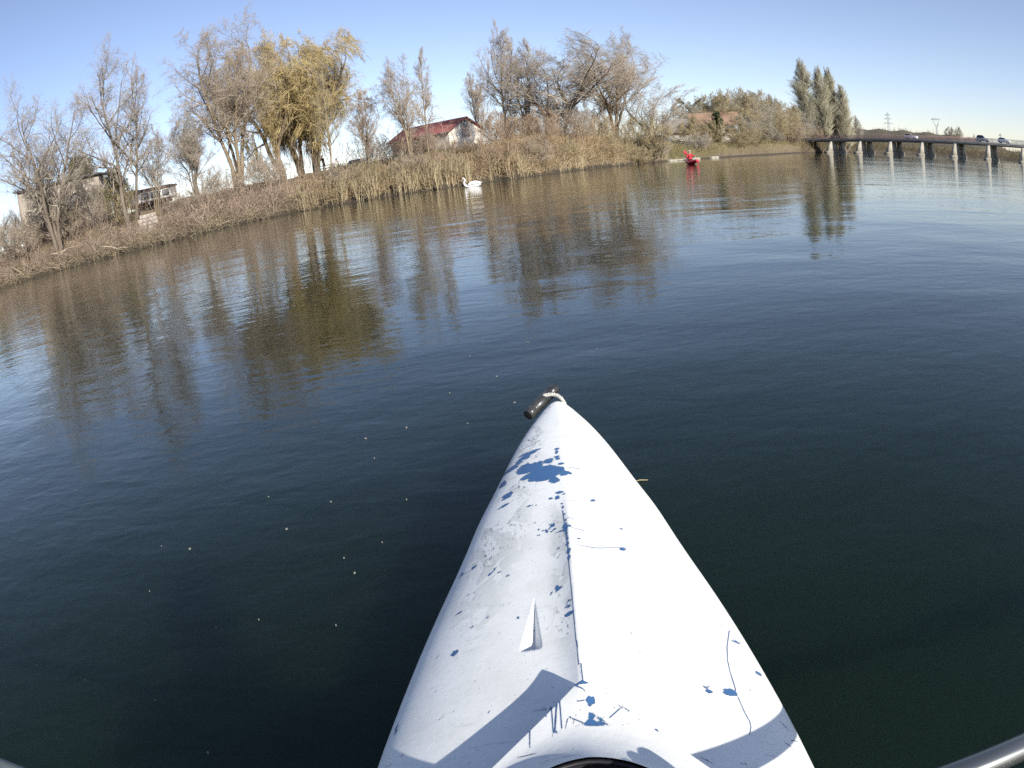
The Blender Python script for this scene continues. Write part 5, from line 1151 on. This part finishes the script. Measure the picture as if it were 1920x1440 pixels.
# ------------------------------------------------------------------ pylons
mpy = mat('pylon_steel', (0.46, 0.49, 0.53), 0.6, col2=(0.38, 0.41, 0.45), scale=0.2)
def pylon(label, az, d, el_top, zb, kind, r, rz):
    H = 0.85 + d * math.tan(R(el_top)) - zb
    t = thing('pylon', label, 'pylon', tuple(polar(az, d, zb)), rz, 'electricity pylons')
    tb = MB(); W0, W1 = H * .085, H * .022
    top = 1.0 if kind == 'tree' else 0.62
    lev = np.linspace(0, 1, 10) ** 0.85
    def cw(q): return W0 + (W1 - W0) * min(1, q / 0.62)
    for sx, sy in ((-1, -1), (1, -1), (1, 1), (-1, 1)):
        tb.tube([(sx * cw(q * top), sy * cw(q * top), H * q * top) for q in lev], r, 4)
    for q0, q1 in zip(lev[:-1], lev[1:]):
        a, b = cw(q0 * top), cw(q1 * top); z0_, z1_ = H * q0 * top, H * q1 * top
        for (ax, ay), (bx, by) in (((-1, -1), (1, -1)), ((1, -1), (1, 1)), ((1, 1), (-1, 1)), ((-1, 1), (-1, -1))):
            tb.tube([(ax * a, ay * a, z0_), (bx * b, by * b, z1_)], r * .6, 3); tb.tube([(bx * a, by * a, z0_), (ax * b, ay * b, z1_)], r * .6, 3)
            tb.tube([(ax * b, ay * b, z1_), (bx * b, by * b, z1_)], r * .6, 3)
    tb.build('lattice_tower', mpy, t)
    if kind == 'tree':
        for q, wdt in ((.62, .15), (.77, .115), (.90, .085)):
            a = MB(); X = H * wdt
            for s_ in (-1, 1):
                for sy in (-1, 1):
                    a.tube([(s_ * W1, sy * W1, H * q), (s_ * X, 0, H * (q + .012))], r * .8, 3); a.tube([(s_ * W1, sy * W1, H * (q + .045)), (s_ * X, 0, H * (q + .012))], r * .8, 3)
                a.tube([(s_ * X * .55, 0, H * (q - .0)), (s_ * X * .55, 0, H * (q + .03))], r * .6, 3)
                a.tube([(s_ * X, 0, H * (q + .012)), (s_ * X, 0, H * (q - .03))], r * 1.1, 4)
            a.tube([(-X, 0, H * (q + .012)), (X, 0, H * (q + .012))], r * .6, 3)
            a.build('cross_arm', mpy, t)
    else:
        a = MB()
        for s_ in (-1, 1):
            for sy in (-1, 1):
                a.tube([(s_ * W1, sy * W1, H * .62), (s_ * H * .15, sy * W1 * .8, H * .93)], r, 4)
                a.tube([(s_ * W1 * .3, sy * W1, H * .66), (s_ * H * .15, sy * W1 * .8, H * .93)], r * .8, 4)
            for k_ in range(5):
                q = k_ / 5; x0_ = s_ * (W1 + (H * .15 - W1) * q); x1_ = s_ * (W1 * .3 + (H * .15 - W1 * .3) * (q + .2)); a.tube([(x0_, 0, H * (.62 + .31 * q)), (x1_, 0, H * (.66 + .27 * (q + .2)))], r * .6, 3)
        a.build('fork', mpy, t)
        a = MB()
        for sy in (-1, 1):
            a.tube([(-H * .2, 0, H * .93), (-H * .15, sy * W1, H * .97), (H * .15, sy * W1, H * .97), (H * .2, 0, H * .93)], r, 4); a.tube([(-H * .2, 0, H * .925), (H * .2, 0, H * .925)], r, 4)
        for k_ in range(9):
            x0_ = -H * .16 + H * .04 * k_; a.tube([(x0_, 0, H * .925), (x0_ + H * .02 * (-1) ** k_, 0, H * .97)], r * .6, 3)
        a.build('cross_arm', mpy, t)
        for s_ in (-1, 1): MB().tube([(s_ * H * .15, 0, H * .97), (s_ * H * .12, 0, H)], r, 4).build('peak', mpy, t)
    return t
pylon('tall lattice pylon with three tiers of arms standing beyond the poplars', 34.85, 760, 3.22, 10, 'tree', 0.21, R(-35))
pylon('forked lattice pylon with a wide flat top on the hill', 39.1, 640, 2.87, 10, 'fork', 0.17, R(-39))
pylon('small distant three-armed pylon above the end of the bridge', 44.8, 900, 1.93, 3, 'tree', 0.24, R(-44))
pylon('lattice pylon behind the thin sapling and the red-roofed house', -4.1, 330, 7.6, 4, 'tree', 0.17, R(4))

# ------------------------------------------------------------------ bodies grown from a skeleton
def skin_mesh(name, J, E, mats, root, sub=2):
    """J: joint -> (x, y, z, r) or (x, y, z, rx, ry); E: (a, b, material index). One continuous skinned mesh; each face takes its nearest bone's material."""
    keys = list(J); idx = {k: i for i, k in enumerate(keys)}
    me = bpy.data.meshes.new(name)
    me.from_pydata([J[k][:3] for k in keys], [(idx[a], idx[b]) for a, b, _ in E], [])
    o = bpy.data.objects.new(name, me); COL.objects.link(o)
    o.modifiers.new('skin', 'SKIN').use_smooth_shade = True
    if not me.skin_vertices: me.skin_vertices.new(name='')
    for k in keys:
        sv = me.skin_vertices[0].data[idx[k]]
        r = J[k][3:]; sv.radius = (r[0], r[-1]); sv.use_root = (k == root)
    ss = o.modifiers.new('sub', 'SUBSURF'); ss.levels = sub; ss.render_levels = sub
    dg = bpy.context.evaluated_depsgraph_get()
    nm = bpy.data.meshes.new_from_object(o.evaluated_get(dg))
    bpy.data.objects.remove(o); bpy.data.meshes.remove(me)
    nm.materials.clear()
    for m in mats: nm.materials.append(m)
    n = len(nm.polygons); c = np.empty(n * 3); nm.polygons.foreach_get('center', c); c = c.reshape(-1, 3)
    best = np.full(n, 1e9); mi = np.zeros(n, np.int32)
    for a, b, m in E:
        A = np.array(J[a][:3]); B = np.array(J[b][:3]); d = B - A
        t = np.clip(((c - A) @ d) / (d @ d + 1e-12), 0, 1)
        dist = np.linalg.norm(c - A - t[:, None] * d, axis=1) - 0.5 * (J[a][3] * (1 - t) + J[b][3] * t)
        k = dist < best; best[k] = dist[k]; mi[k] = m
    nm.polygons.foreach_set('material_index', mi)
    nm.polygons.foreach_set('use_smooth', np.ones(n, bool))
    nm.name = name
    return nm
def place(name, me, parent):
    o = bpy.data.objects.new(name, me); COL.objects.link(o); o.parent = parent; return o
SKIN = mat('skin', (0.50, 0.30, 0.22), 0.55, col2=(0.44, 0.25, 0.18), scale=8)
def cloth(name, c): return mat('cloth_' + name, c, 0.9, col2=tuple(q * .8 for q in c), scale=14, bump=0.004, bscale=30)
def head_parts(t, c, rz, hair, hat=None, s=1.0):
    """hair or a hat over the skinned head, eyes; c: head centre; rz: facing (0 = +y)"""
    cs, sn = math.cos(rz), math.sin(rz)
    def W(x, y, z): return (c[0] + (x * cs - y * sn) * s, c[1] + (x * sn + y * cs) * s, c[2] + z * s)
    h = MB()
    v = []
    for i in range(7):
        p = R(90 - i * 17)
        for j in range(14):
            a = 2 * math.pi * j / 14
            rr = math.cos(p); x, y, z = 0.088 * rr * math.cos(a), 0.105 * rr * math.sin(a) - 0.012, 0.118 * math.sin(p) + 0.012
            if y > 0.03: z = max(z, 0.055)
            v.append(W(x, y, z))
    f = [(i * 14 + j, (i + 1) * 14 + j, (i + 1) * 14 + (j + 1) % 14, i * 14 + (j + 1) % 14) for i in range(6) for j in range(14)]
    h.raw(v, f).build('hat' if hat else 'hair', hat or hair, t, smooth=True)
    if hat:
        b = MB(); n_ = 20
        v = [W(.09 * math.cos(a), .10 * math.sin(a), .06) for a in np.arange(n_) * 2 * math.pi / n_] + [W(.14 * math.cos(a), .16 * math.sin(a) + .02, .045) for a in np.arange(n_) * 2 * math.pi / n_]
        v += [W(.14 * math.cos(a), .16 * math.sin(a) + .02, .035) for a in np.arange(n_) * 2 * math.pi / n_]
        b.raw(v, [(j, (j + 1) % n_, n_ + (j + 1) % n_, n_ + j) for j in range(n_)] + [(n_ + j, n_ + (j + 1) % n_, 2 * n_ + (j + 1) % n_, 2 * n_ + j) for j in range(n_)]).build('hat_brim', hat, t, smooth=True)
    ey = mat('eye_dark', (.03, .02, .02), .2)
    for q in (-1, 1): MB().ball(W(q * .032, .088, .012), .011 * s, 8, 6).build('eye', ey, t, smooth=True)

def torso_joints(hip, lean, sh_w=0.19, head_tilt=0.0):
    hx, hy, hz_ = hip
    lx, ly = lean
    J = dict(pelvis=(hx, hy, hz_, .15, .11), waist=(hx + lx * .3, hy + ly * .3, hz_ + .18, .135, .10), chest=(hx + lx * .75, hy + ly * .75, hz_ + .40, .165, .12), neck=(hx + lx, hy + ly, hz_ + .56, .055, .055),
             jaw=(hx + lx * 1.05, hy + ly * 1.05 + .015, hz_ + .645, .066, .075), skull=(hx + lx * 1.05, hy + ly * 1.05, hz_ + .73, .078, .095), crown=(hx + lx * 1.05, hy + ly * 1.05 - .01, hz_ + .79, .055, .07),
             nose=(hx + lx * 1.05, hy + ly * 1.05 + .095, hz_ + .685, .012, .014))
    for s_, n_ in ((-1, 'l'), (1, 'r')): J['sho_' + n_] = (hx + lx * .9 + s_ * sh_w, hy + ly * .9, hz_ + .48, .068, .068)
    E = [('pelvis', 'waist', 0), ('waist', 'chest', 0), ('chest', 'neck', 0), ('neck', 'jaw', 2), ('jaw', 'skull', 2), ('skull', 'crown', 2), ('jaw', 'nose', 2), ('chest', 'sho_l', 0), ('chest', 'sho_r', 0)]
    return J, E
def add_arm(J, E, n_, elbow, wrist, sleeve=0, grip=None):
    J['elb_' + n_] = (*elbow, .046); J['wri_' + n_] = (*wrist, .032)
    E += [('sho_' + n_, 'elb_' + n_, 0), ('elb_' + n_, 'wri_' + n_, sleeve)]
    w_ = np.array(wrist); d = unit(w_ - np.array(elbow)); d = d * 0.6 + np.array([0, 0.5, -0.1]) if grip is None else np.array(grip)
    d = unit(d); sd_ = unit(np.cross(d, np.array([0, 0, 1.0]))); dn = unit(np.cross(sd_, d))
    if dn[2] > 0: dn = -dn
    pm_ = w_ + d * .055
    J['palm_' + n_] = (*pm_, .036, .018); E.append(('wri_' + n_, 'palm_' + n_, 2))
    for q, (o_, l_) in enumerate(((-.03, .070), (-.010, .080), (.010, .076), (.03, .060))):
        b = pm_ + d * .03 + sd_ * o_
        k1 = b + d * l_ * .45 + dn * .004; k2 = k1 + d * l_ * .18 + dn * l_ * .36; k3 = k2 - d * l_ * .22 + dn * l_ * .22
        for z, p_ in enumerate((b, k1, k2, k3)): J['f%d%d_%s' % (q, z, n_)] = (*p_, .0095 - .001 * z)
        E += [('palm_' + n_, 'f%d0_%s' % (q, n_), 2)] + [('f%d%d_%s' % (q, z, n_), 'f%d%d_%s' % (q, z + 1, n_), 2) for z in range(3)]
    s_ = -1 if n_ == 'r' else 1
    t1 = pm_ + sd_ * s_ * .038 - d * .012 + dn * .012; t2 = t1 + d * .03 + dn * .028
    J['t1_' + n_] = (*t1, .012); J['t2_' + n_] = (*t2, .0095)
    E += [('palm_' + n_, 't1_' + n_, 2), ('t1_' + n_, 't2_' + n_, 2)]
def add_leg(J, E, n_, hip, knee, ankle, toe):
    J['hip_' + n_] = (*hip, .088); J['knee_' + n_] = (*knee, .06); J['ank_' + n_] = (*ankle, .042); J['heel_' + n_] = (ankle[0], ankle[1], ankle[2] - .05, .04); J['toe_' + n_] = (*toe, .035)
    E += [('pelvis', 'hip_' + n_, 1), ('hip_' + n_, 'knee_' + n_, 1), ('knee_' + n_, 'ank_' + n_, 1), ('ank_' + n_, 'heel_' + n_, 3), ('heel_' + n_, 'toe_' + n_, 3)]
shoe = mat('shoe_dark', (.03, .028, .026), .7)
def person(label, loc, rz, top, legs, hair, pose, hat=None, group=None, lower=None):
    t = thing('person', label, 'person', tuple(loc), rz, group)
    if pose == 'sit':
        J, E = torso_joints((0, 0, .50), (0, .10))
        for s_, n_ in ((-1, 'l'), (1, 'r')):
            add_leg(J, E, n_, (s_ * .1, .03, .50), (s_ * .13, .44, .50), (s_ * .13, .46, .09), (s_ * .15, .62, .035))
            add_arm(J, E, n_, (s_ * .27, .16, .74), (s_ * .14, .36, .80))
        hc = (0, .105, 1.225)
    elif pose == 'stand':
        J, E = torso_joints((0, 0, .93), (0, .17))
        for s_, n_ in ((-1, 'l'), (1, 'r')):
            add_leg(J, E, n_, (s_ * .1, 0, .92), (s_ * .11, .05, .50), (s_ * .11, -.02, .09), (s_ * .14, .15, .035))
            add_arm(J, E, n_, (s_ * .27, .24, 1.17), (s_ * .16, .40, 1.02))
        hc = (0, .18, 1.655)
    place('body', skin_mesh('body', J, E, [top, legs, SKIN, shoe], 'pelvis'), t)
    head_parts(t, hc, 0, hair, hat)
    return t
hair_d = mat('hair_dark', (.035, .025, .018), .6, scale=40, bump=.003); hair_b = mat('hair_brown', (.11, .065, .035), .6, scale=40, bump=.003); hair_g = mat('hair_grey', (.32, .30, .28), .7, scale=40, bump=.003)
jean = cloth('denim', (.06, .075, .11)); dkc = cloth('dark', (.035, .035, .04))
def on_bank(az, d, el):
    p = polar(az, d); p[2] = 0.85 + d * math.tan(R(el)); return p
PD = 66
pz = on_bank(-13.0, PD, 1.82)[2]
pt_p = on_bank(-13.35, PD + .4, 1.8)
def to_cam(az): return R(180 - az)   # faces the river
pc_ = on_bank(-14.35, PD, 1.86); person('person in a dark red jacket sitting at the picnic table beside the willow trunk', pc_, R(-65), cloth('dark_red', (.20, .03, .035)), jean, hair_g, 'sit', group='picnic party')
pc_ = on_bank(-13.55, PD + 1.2, 1.84); person('person in a brown coat standing bent over the picnic table', pc_, R(150), cloth('brown', (.14, .075, .045)), dkc, hair_b, 'stand', group='picnic party')
pc_ = on_bank(-12.4, PD, 1.72); person('person in a white shirt sitting at the far end of the picnic table', pc_, R(70), cloth('white', (.75, .75, .73)), cloth('sand', (.35, .26, .18)), hair_d, 'sit', group='picnic party')
tb_ = thing('picnic_table', 'wooden picnic table with benches on the bank', 'picnic table', tuple(on_bank(-13.4, PD, 1.80)), R(13.4))
mwd = mat('table_wood', (.22, .15, .09), .8, col2=(.14, .095, .06), scale=5, stretch=(.2, 1, 1))
for i in range(4): MB().box((0, -.33 + i * .22, .74), (1.7, .20, .045)).build('plank', mwd, tb_)
for s_ in (-1, 1):
    for i in range(2): MB().box((0, s_ * (.66 + .1 * i) + s_ * .0, .45), (1.7, .09, .045)).build('bench_board', mwd, tb_)
    MB().box((s_ * .6, 0, .40), (.06, 1.6, .08)).build('cross_bar', mwd, tb_)
    for q in (-1, 1): MB().tube([(s_ * .6, q * .62, 0), (s_ * .6, q * .22, .715)], .045, 4).build('leg', mwd, tb_)

# ------------------------------------------------------------------ swan
sp_ = polar(-1.35, 36.0)
sw = thing('swan', 'white swan with raised wings swimming close to the reeds', 'swan', tuple(sp_), R(180))
mfe = mat('white_feathers', (.80, .79, .76), .8, col2=(.72, .71, .67), scale=14, bump=.006, bscale=30, stretch=(.5, 1, 1))
mbk = mat('bill_orange', (.55, .18, .03), .5)
mbl = mat('bill_black', (.02, .02, .02), .5)
J = dict(tail=(-.56, 0, .17, .03, .05), rump=(-.42, 0, .10, .12, .09), mid=(-.15, 0, .06, .20, .14), breast=(.18, 0, .06, .17, .14), crop=(.34, 0, .13, .10, .10), n1=(.42, 0, .26, .075, .07), n2=(.42, 0, .40, .062, .06), n3=(.37, 0, .54, .057, .055), n4=(.37, 0, .66, .054, .052), n5=(.42, 0, .735, .056, .055), head=(.49, 0, .735, .06, .056), b0=(.555, 0, .705, .026, .022), b1=(.635, 0, .675, .014, .010))
E = [('tail', 'rump', 0), ('rump', 'mid', 0), ('mid', 'breast', 0), ('breast', 'crop', 0), ('crop', 'n1', 0), ('n1', 'n2', 0), ('n2', 'n3', 0), ('n3', 'n4', 0), ('n4', 'n5', 0), ('n5', 'head', 0), ('head', 'b0', 2), ('b0', 'b1', 1)]
place('body', skin_mesh('body', J, E, [mfe, mbk, mbl], 'mid'), sw)
for s_ in (-1, 1):
    J = dict(a=(.20, s_ * .15, .17, .05, .07), b=(.02, s_ * .21, .30, .045, .12), c=(-.20, s_ * .20, .33, .04, .13), d=(-.42, s_ * .13, .30, .03, .09), e=(-.62, s_ * .05, .24, .015, .035))
    E = [('a', 'b', 0), ('b', 'c', 0), ('c', 'd', 0), ('d', 'e', 0)]
    place('wing', skin_mesh('wing', J, E, [mfe], 'c'), sw)
    MB().ball((.52, s_ * .036, .745), .008, 8, 6).build('eye', mbl, sw)
sw.scale = (.9, .9, .72)
# ------------------------------------------------------------------ red kayak and its paddler, coming towards the camera
rk_p = polar(17.45, 46.5)
rk = thing('kayak', 'bright red kayak seen bow on in front of the landing', 'kayak', tuple(rk_p), R(180 - 17.4 + 14))
mred = mat('kayak_red', (.58, .025, .05), .35, col2=(.50, .02, .045), scale=3, coat=.3)
def loft(L_, Bm, deck, keel, cock):
    ys = np.linspace(-L_ / 2, L_ / 2, 41); v = []; npf = 17
    for y in ys:
        q = abs(2 * y / L_); w_ = max(.004, Bm / 2 * (1 - q ** 2.3) ** .8 if q < 1 else .004); rk_ = .12 * q ** 3
        for j in range(npf):
            a = 2 * math.pi * j / npf; cx = math.cos(a); sz = math.sin(a)
            v.append((w_ * np.sign(cx) * abs(cx) ** .8 * (1 if sz > 0 else 1 - .25 * abs(sz)), y, .16 + rk_ + (deck * (1 - .35 * q) if sz > 0 else keel * (1 - q)) * np.sign(sz) * abs(sz) ** 1.1))
    f = [(i * npf + j, i * npf + (j + 1) % npf, (i + 1) * npf + (j + 1) % npf, (i + 1) * npf + j) for i in range(40) for j in range(npf)]
    f += [tuple(range(npf))[::-1], tuple(40 * npf + j for j in range(npf))]
    return v, f
v, f = loft(3.3, .68, .20, .28, None)
MB().raw(v, f).build('hull', mred, rk, smooth=True)
t = np.linspace(0, 2 * math.pi, 33)
MB().tube(np.stack([.21 * np.cos(t), -.15 + .40 * np.sin(t), .362 + 0 * t], 1), .022, 8).build('cockpit_rim', MATS['rim_black'], rk, smooth=True)
vv = [(.20 * math.cos(a), -.15 + 0.39 * math.sin(a), .364) for a in t[:-1]]
MB().raw(vv + [(0, -.15, .43)], [(i, (i + 1) % 32, 32) for i in range(32)]).build('spray_deck', mat('neoprene', (.02, .02, .022), .8), rk, smooth=True)
MB().tube([(-.05, 1.66, .37), (.05, 1.66, .37)], .015, 8).build('toggle_handle', MATS['toggle_rubber'], rk)
rp_ = thing('person', 'paddler in a red vest and pale hat sitting in the red kayak', 'person', tuple(rk_p + np.array([0, 0, .0])), rk.rotation_euler[2])
J, E = torso_joints((0, -.22, .27), (0, .05))
sh0, sh1 = np.array([-.50, -.20, .30]), np.array([.45, .72, .86])
shd = unit(sh1 - sh0); shm = (sh0 + sh1) / 2
hl, hr = shm - shd * .27, shm + shd * .27
for s_, n_ in ((-1, 'l'), (1, 'r')):
    J['hip_' + n_] = (s_ * .09, -.12, .25, .08); J['knee_' + n_] = (s_ * .14, .22, .28, .06); E += [('pelvis', 'hip_' + n_, 1), ('hip_' + n_, 'knee_' + n_, 1)]
add_arm(J, E, 'l', (-.30, -.02, .60), tuple(hl + np.array([0, -.075, 0])), 3, (0, 1, 0)); add_arm(J, E, 'r', (.31, .0, .44), tuple(hr + np.array([0, -.075, 0])), 3, (0, 1, 0))
place('body', skin_mesh('body', J, E, [cloth('vest_red', (.55, .03, .05)), dkc, SKIN, cloth('sleeve_dark', (.04, .03, .045))], 'pelvis'), rp_)
head_parts(rp_, (0, -.167, .995), 0, hair_d, hat=cloth('hat_pale', (.62, .52, .42)))
mblr = mat('blade_red', (.60, .03, .06), .4)
def paddle(label, loc, rz, p0, p1, shaft_m, blade_m, r=.015, face=(0, 1, 0), bl=.46, bw=.10):
    t = thing('paddle', label, 'paddle', tuple(loc), rz)
    p0 = np.array(p0, float); p1 = np.array(p1, float); d = unit(p1 - p0)
    MB().tube([p0, p0 + (p1 - p0) * .33, p0 + (p1 - p0) * .66, p1], r, 14).build('shaft', shaft_m, t, smooth=True)
    fn = np.array(face, float); fn = unit(fn - d * (fn @ d)); wd = np.cross(fn, d)
    for e, s_ in ((p0, -1), (p1, 1)):
        n_ = 14; v = []
        for i in range(n_):
            q = i / (n_ - 1); hw = bw * math.sin(math.pi * min(1, .12 + q * .80)) ** .6 * (1 if q < .97 else .7); c = e + d * s_ * (q * bl - .02); cup = .018 * math.sin(math.pi * q)
            for u in (-1, -.5, 0, .5, 1):
                for th in (-1, 1): v.append(c + wd * hw * u + fn * (cup * (1 - u * u) + th * .0035 * (1.2 - abs(u)) + th * (.010 if u == 0 and q < .7 else 0)))
        f = []
        for i in range(n_ - 1):
            for k in range(4):
                a = i * 10 + k * 2; b = a + 2; f += [(a, b, b + 10, a + 10), (a + 1, a + 11, b + 11, b + 1)]
            f += [(i * 10, i * 10 + 10, i * 10 + 11, i * 10 + 1), (i * 10 + 8, i * 10 + 9, i * 10 + 19, i * 10 + 18)]
        f += [(k * 2, k * 2 + 1, k * 2 + 3, k * 2 + 2) for k in range(4)] + [((n_ - 1) * 10 + k * 2, (n_ - 1) * 10 + k * 2 + 2, (n_ - 1) * 10 + k * 2 + 3, (n_ - 1) * 10 + k * 2 + 1) for k in range(4)]
        MB().raw(v, f).build('blade', blade_m, t, smooth=True)
    return t
rk.scale = (.88, .88, .88); rp_.scale = (.88, .88, .88)
pk_ = paddle('double paddle with red blades held across the red kayak', rk_p, rk.rotation_euler[2], sh0, sh1, mat('shaft_black', (.02, .02, .022), .3, spec=.6), mblr, face=(0, 1, .2), bw=.13)
pk_.scale = (.88, .88, .88)

# ------------------------------------------------------------------ the photographer's own paddle and body behind the camera
mshaft = mat('shaft_graphite', (.13, .14, .14), .24, metal=.75, col2=(.20, .21, .20), scale=30, spec=.5, stretch=(.05, 1, 1))
paddle('dark glossy paddle shaft lying across the white kayak in front of the camera', (0, 0, 0), 0, (-1.02, .372, .325), (1.04, .212, .330), mshaft, MATS['shaft_black'], r=.0155, face=(0, .4, 1))
me_ = thing('person', 'paddler sitting in the white kayak and holding the dark paddle', 'person', (0, 0, 0))
J, E = torso_joints((0, -.26, .10), (0, .06), .18)
J['skull'] = (0, -.185, .79, .07, .085); J['crown'] = (0, -.19, .83, .05, .06); J['jaw'] = (0, -.175, .72, .06, .065); J['nose'] = (0, -.10, .745, .011, .012); J['neck'] = (0, -.20, .645, .055, .055)
for s_, n_ in ((-1, 'l'), (1, 'r')):
    J['hip_' + n_] = (s_ * .10, -.14, .08, .075); J['knee_' + n_] = (s_ * .13, .25, .12, .055); J['ank_' + n_] = (s_ * .10, .62, .07, .04); E += [('pelvis', 'hip_' + n_, 1), ('hip_' + n_, 'knee_' + n_, 1), ('knee_' + n_, 'ank_' + n_, 1)]
add_arm(J, E, 'l', (-.36, -.04, .40), (-.24, .24, .385), 0, (.1, 1, -.1)); add_arm(J, E, 'r', (.38, -.08, .38), (.15, .20, .37), 0, (-.1, 1, -.1))
place('body', skin_mesh('body', J, E, [cloth('jacket_blue', (.05, .06, .10)), dkc, SKIN, shoe], 'pelvis'), me_)
head_parts(me_, (0, -.185, .785), 0, hair_d, s=.92)

# ------------------------------------------------------------------ specks afloat near the boat
FL = [(-0.39, 2.18), (-0.53, 2.12), (-0.56, 1.66), (-0.66, 1.52), (-0.94, 1.44), (-0.78, 1.73), (-0.46, 1.35), (-0.42, 1.28), (-0.37, 1.41), (-0.72, 1.08), (-0.62, 1.11), (-0.43, 1.08), (-1.18, 0.9), (-1.0, 0.87), (-0.78, 0.83), (-0.73, 0.93), (-0.61, 0.7), (-0.06, 2.64), (-0.0, 2.3), (0.1, 3.11), (-0.18, 3.0), (-0.12, 3.24), (0.4, 2.86), (-0.47, 1.94), (-1.05, 1.46), (-0.33, 1.63), (0.35, 3.34), (-0.98, 1.23), (-0.88, 1.24), (-0.17, 2.15), (-0.25, 2.5)]
FS = [1.5, 1.7, .8, 1.1, 1.1, .6, .6, .8, .5, .5, .4, .5, .7, .5, .5, .4, .9, 1.3, 1.4, 1.2, .8, 1.0, .7, .6, .4, .5, .7, .4, .4, .8, .8]
mfl = mat('pale_petal', (.2, .2, .18), .8, col2=(.12, .12, .11), scale=60)
rng = np.random.default_rng(9)
protos_f = []
for k in range(3):
    n_ = 11; a = np.arange(n_) * 2 * math.pi / n_; rr = (.6 + .5 * rng.random(n_)) * np.where(np.cos(a) > 0, 1.5, 1.0)
    top = [(r_ * math.cos(q) * .008, r_ * math.sin(q) * .0052, .0022 + .001 * rng.random()) for r_, q in zip(rr, a)]
    v = top + [(x, y, -.002) for x, y, z in top] + [(0, 0, .0045)]
    protos_f.append(MB().raw(v, [(i, (i + 1) % n_, 2 * n_) for i in range(n_)] + [(i, n_ + i, n_ + (i + 1) % n_, (i + 1) % n_) for i in range(n_)]).mesh('floating_speck', mfl, True))
for k, ((x, y), s_) in enumerate(zip(FL, FS)):
    o = bpy.data.objects.new('floating_petal', protos_f[k % 3]); COL.objects.link(o)
    o.location = (x, y, 0.001); o.rotation_euler = (0, 0, rng.random() * 6.28); o.scale = (s_ * .36, s_ * (.35 + .3 * rng.random()), .8)
    tag(o, 'pale petal-sized fleck floating on the dark water', 'petal', 'flecks floating on the water')
tw_ = thing('floating_twig', 'thin straw-coloured twig floating beside the kayak bow', 'twig', (.302, 1.566, .004))
MB().tube([(-.012, 0, 0), (.008, .002, .002), (.03, -.001, 0)], [.0016, .0014, .0008], 6).build('stalk', mat('straw', (.42, .34, .18), .8), tw_)
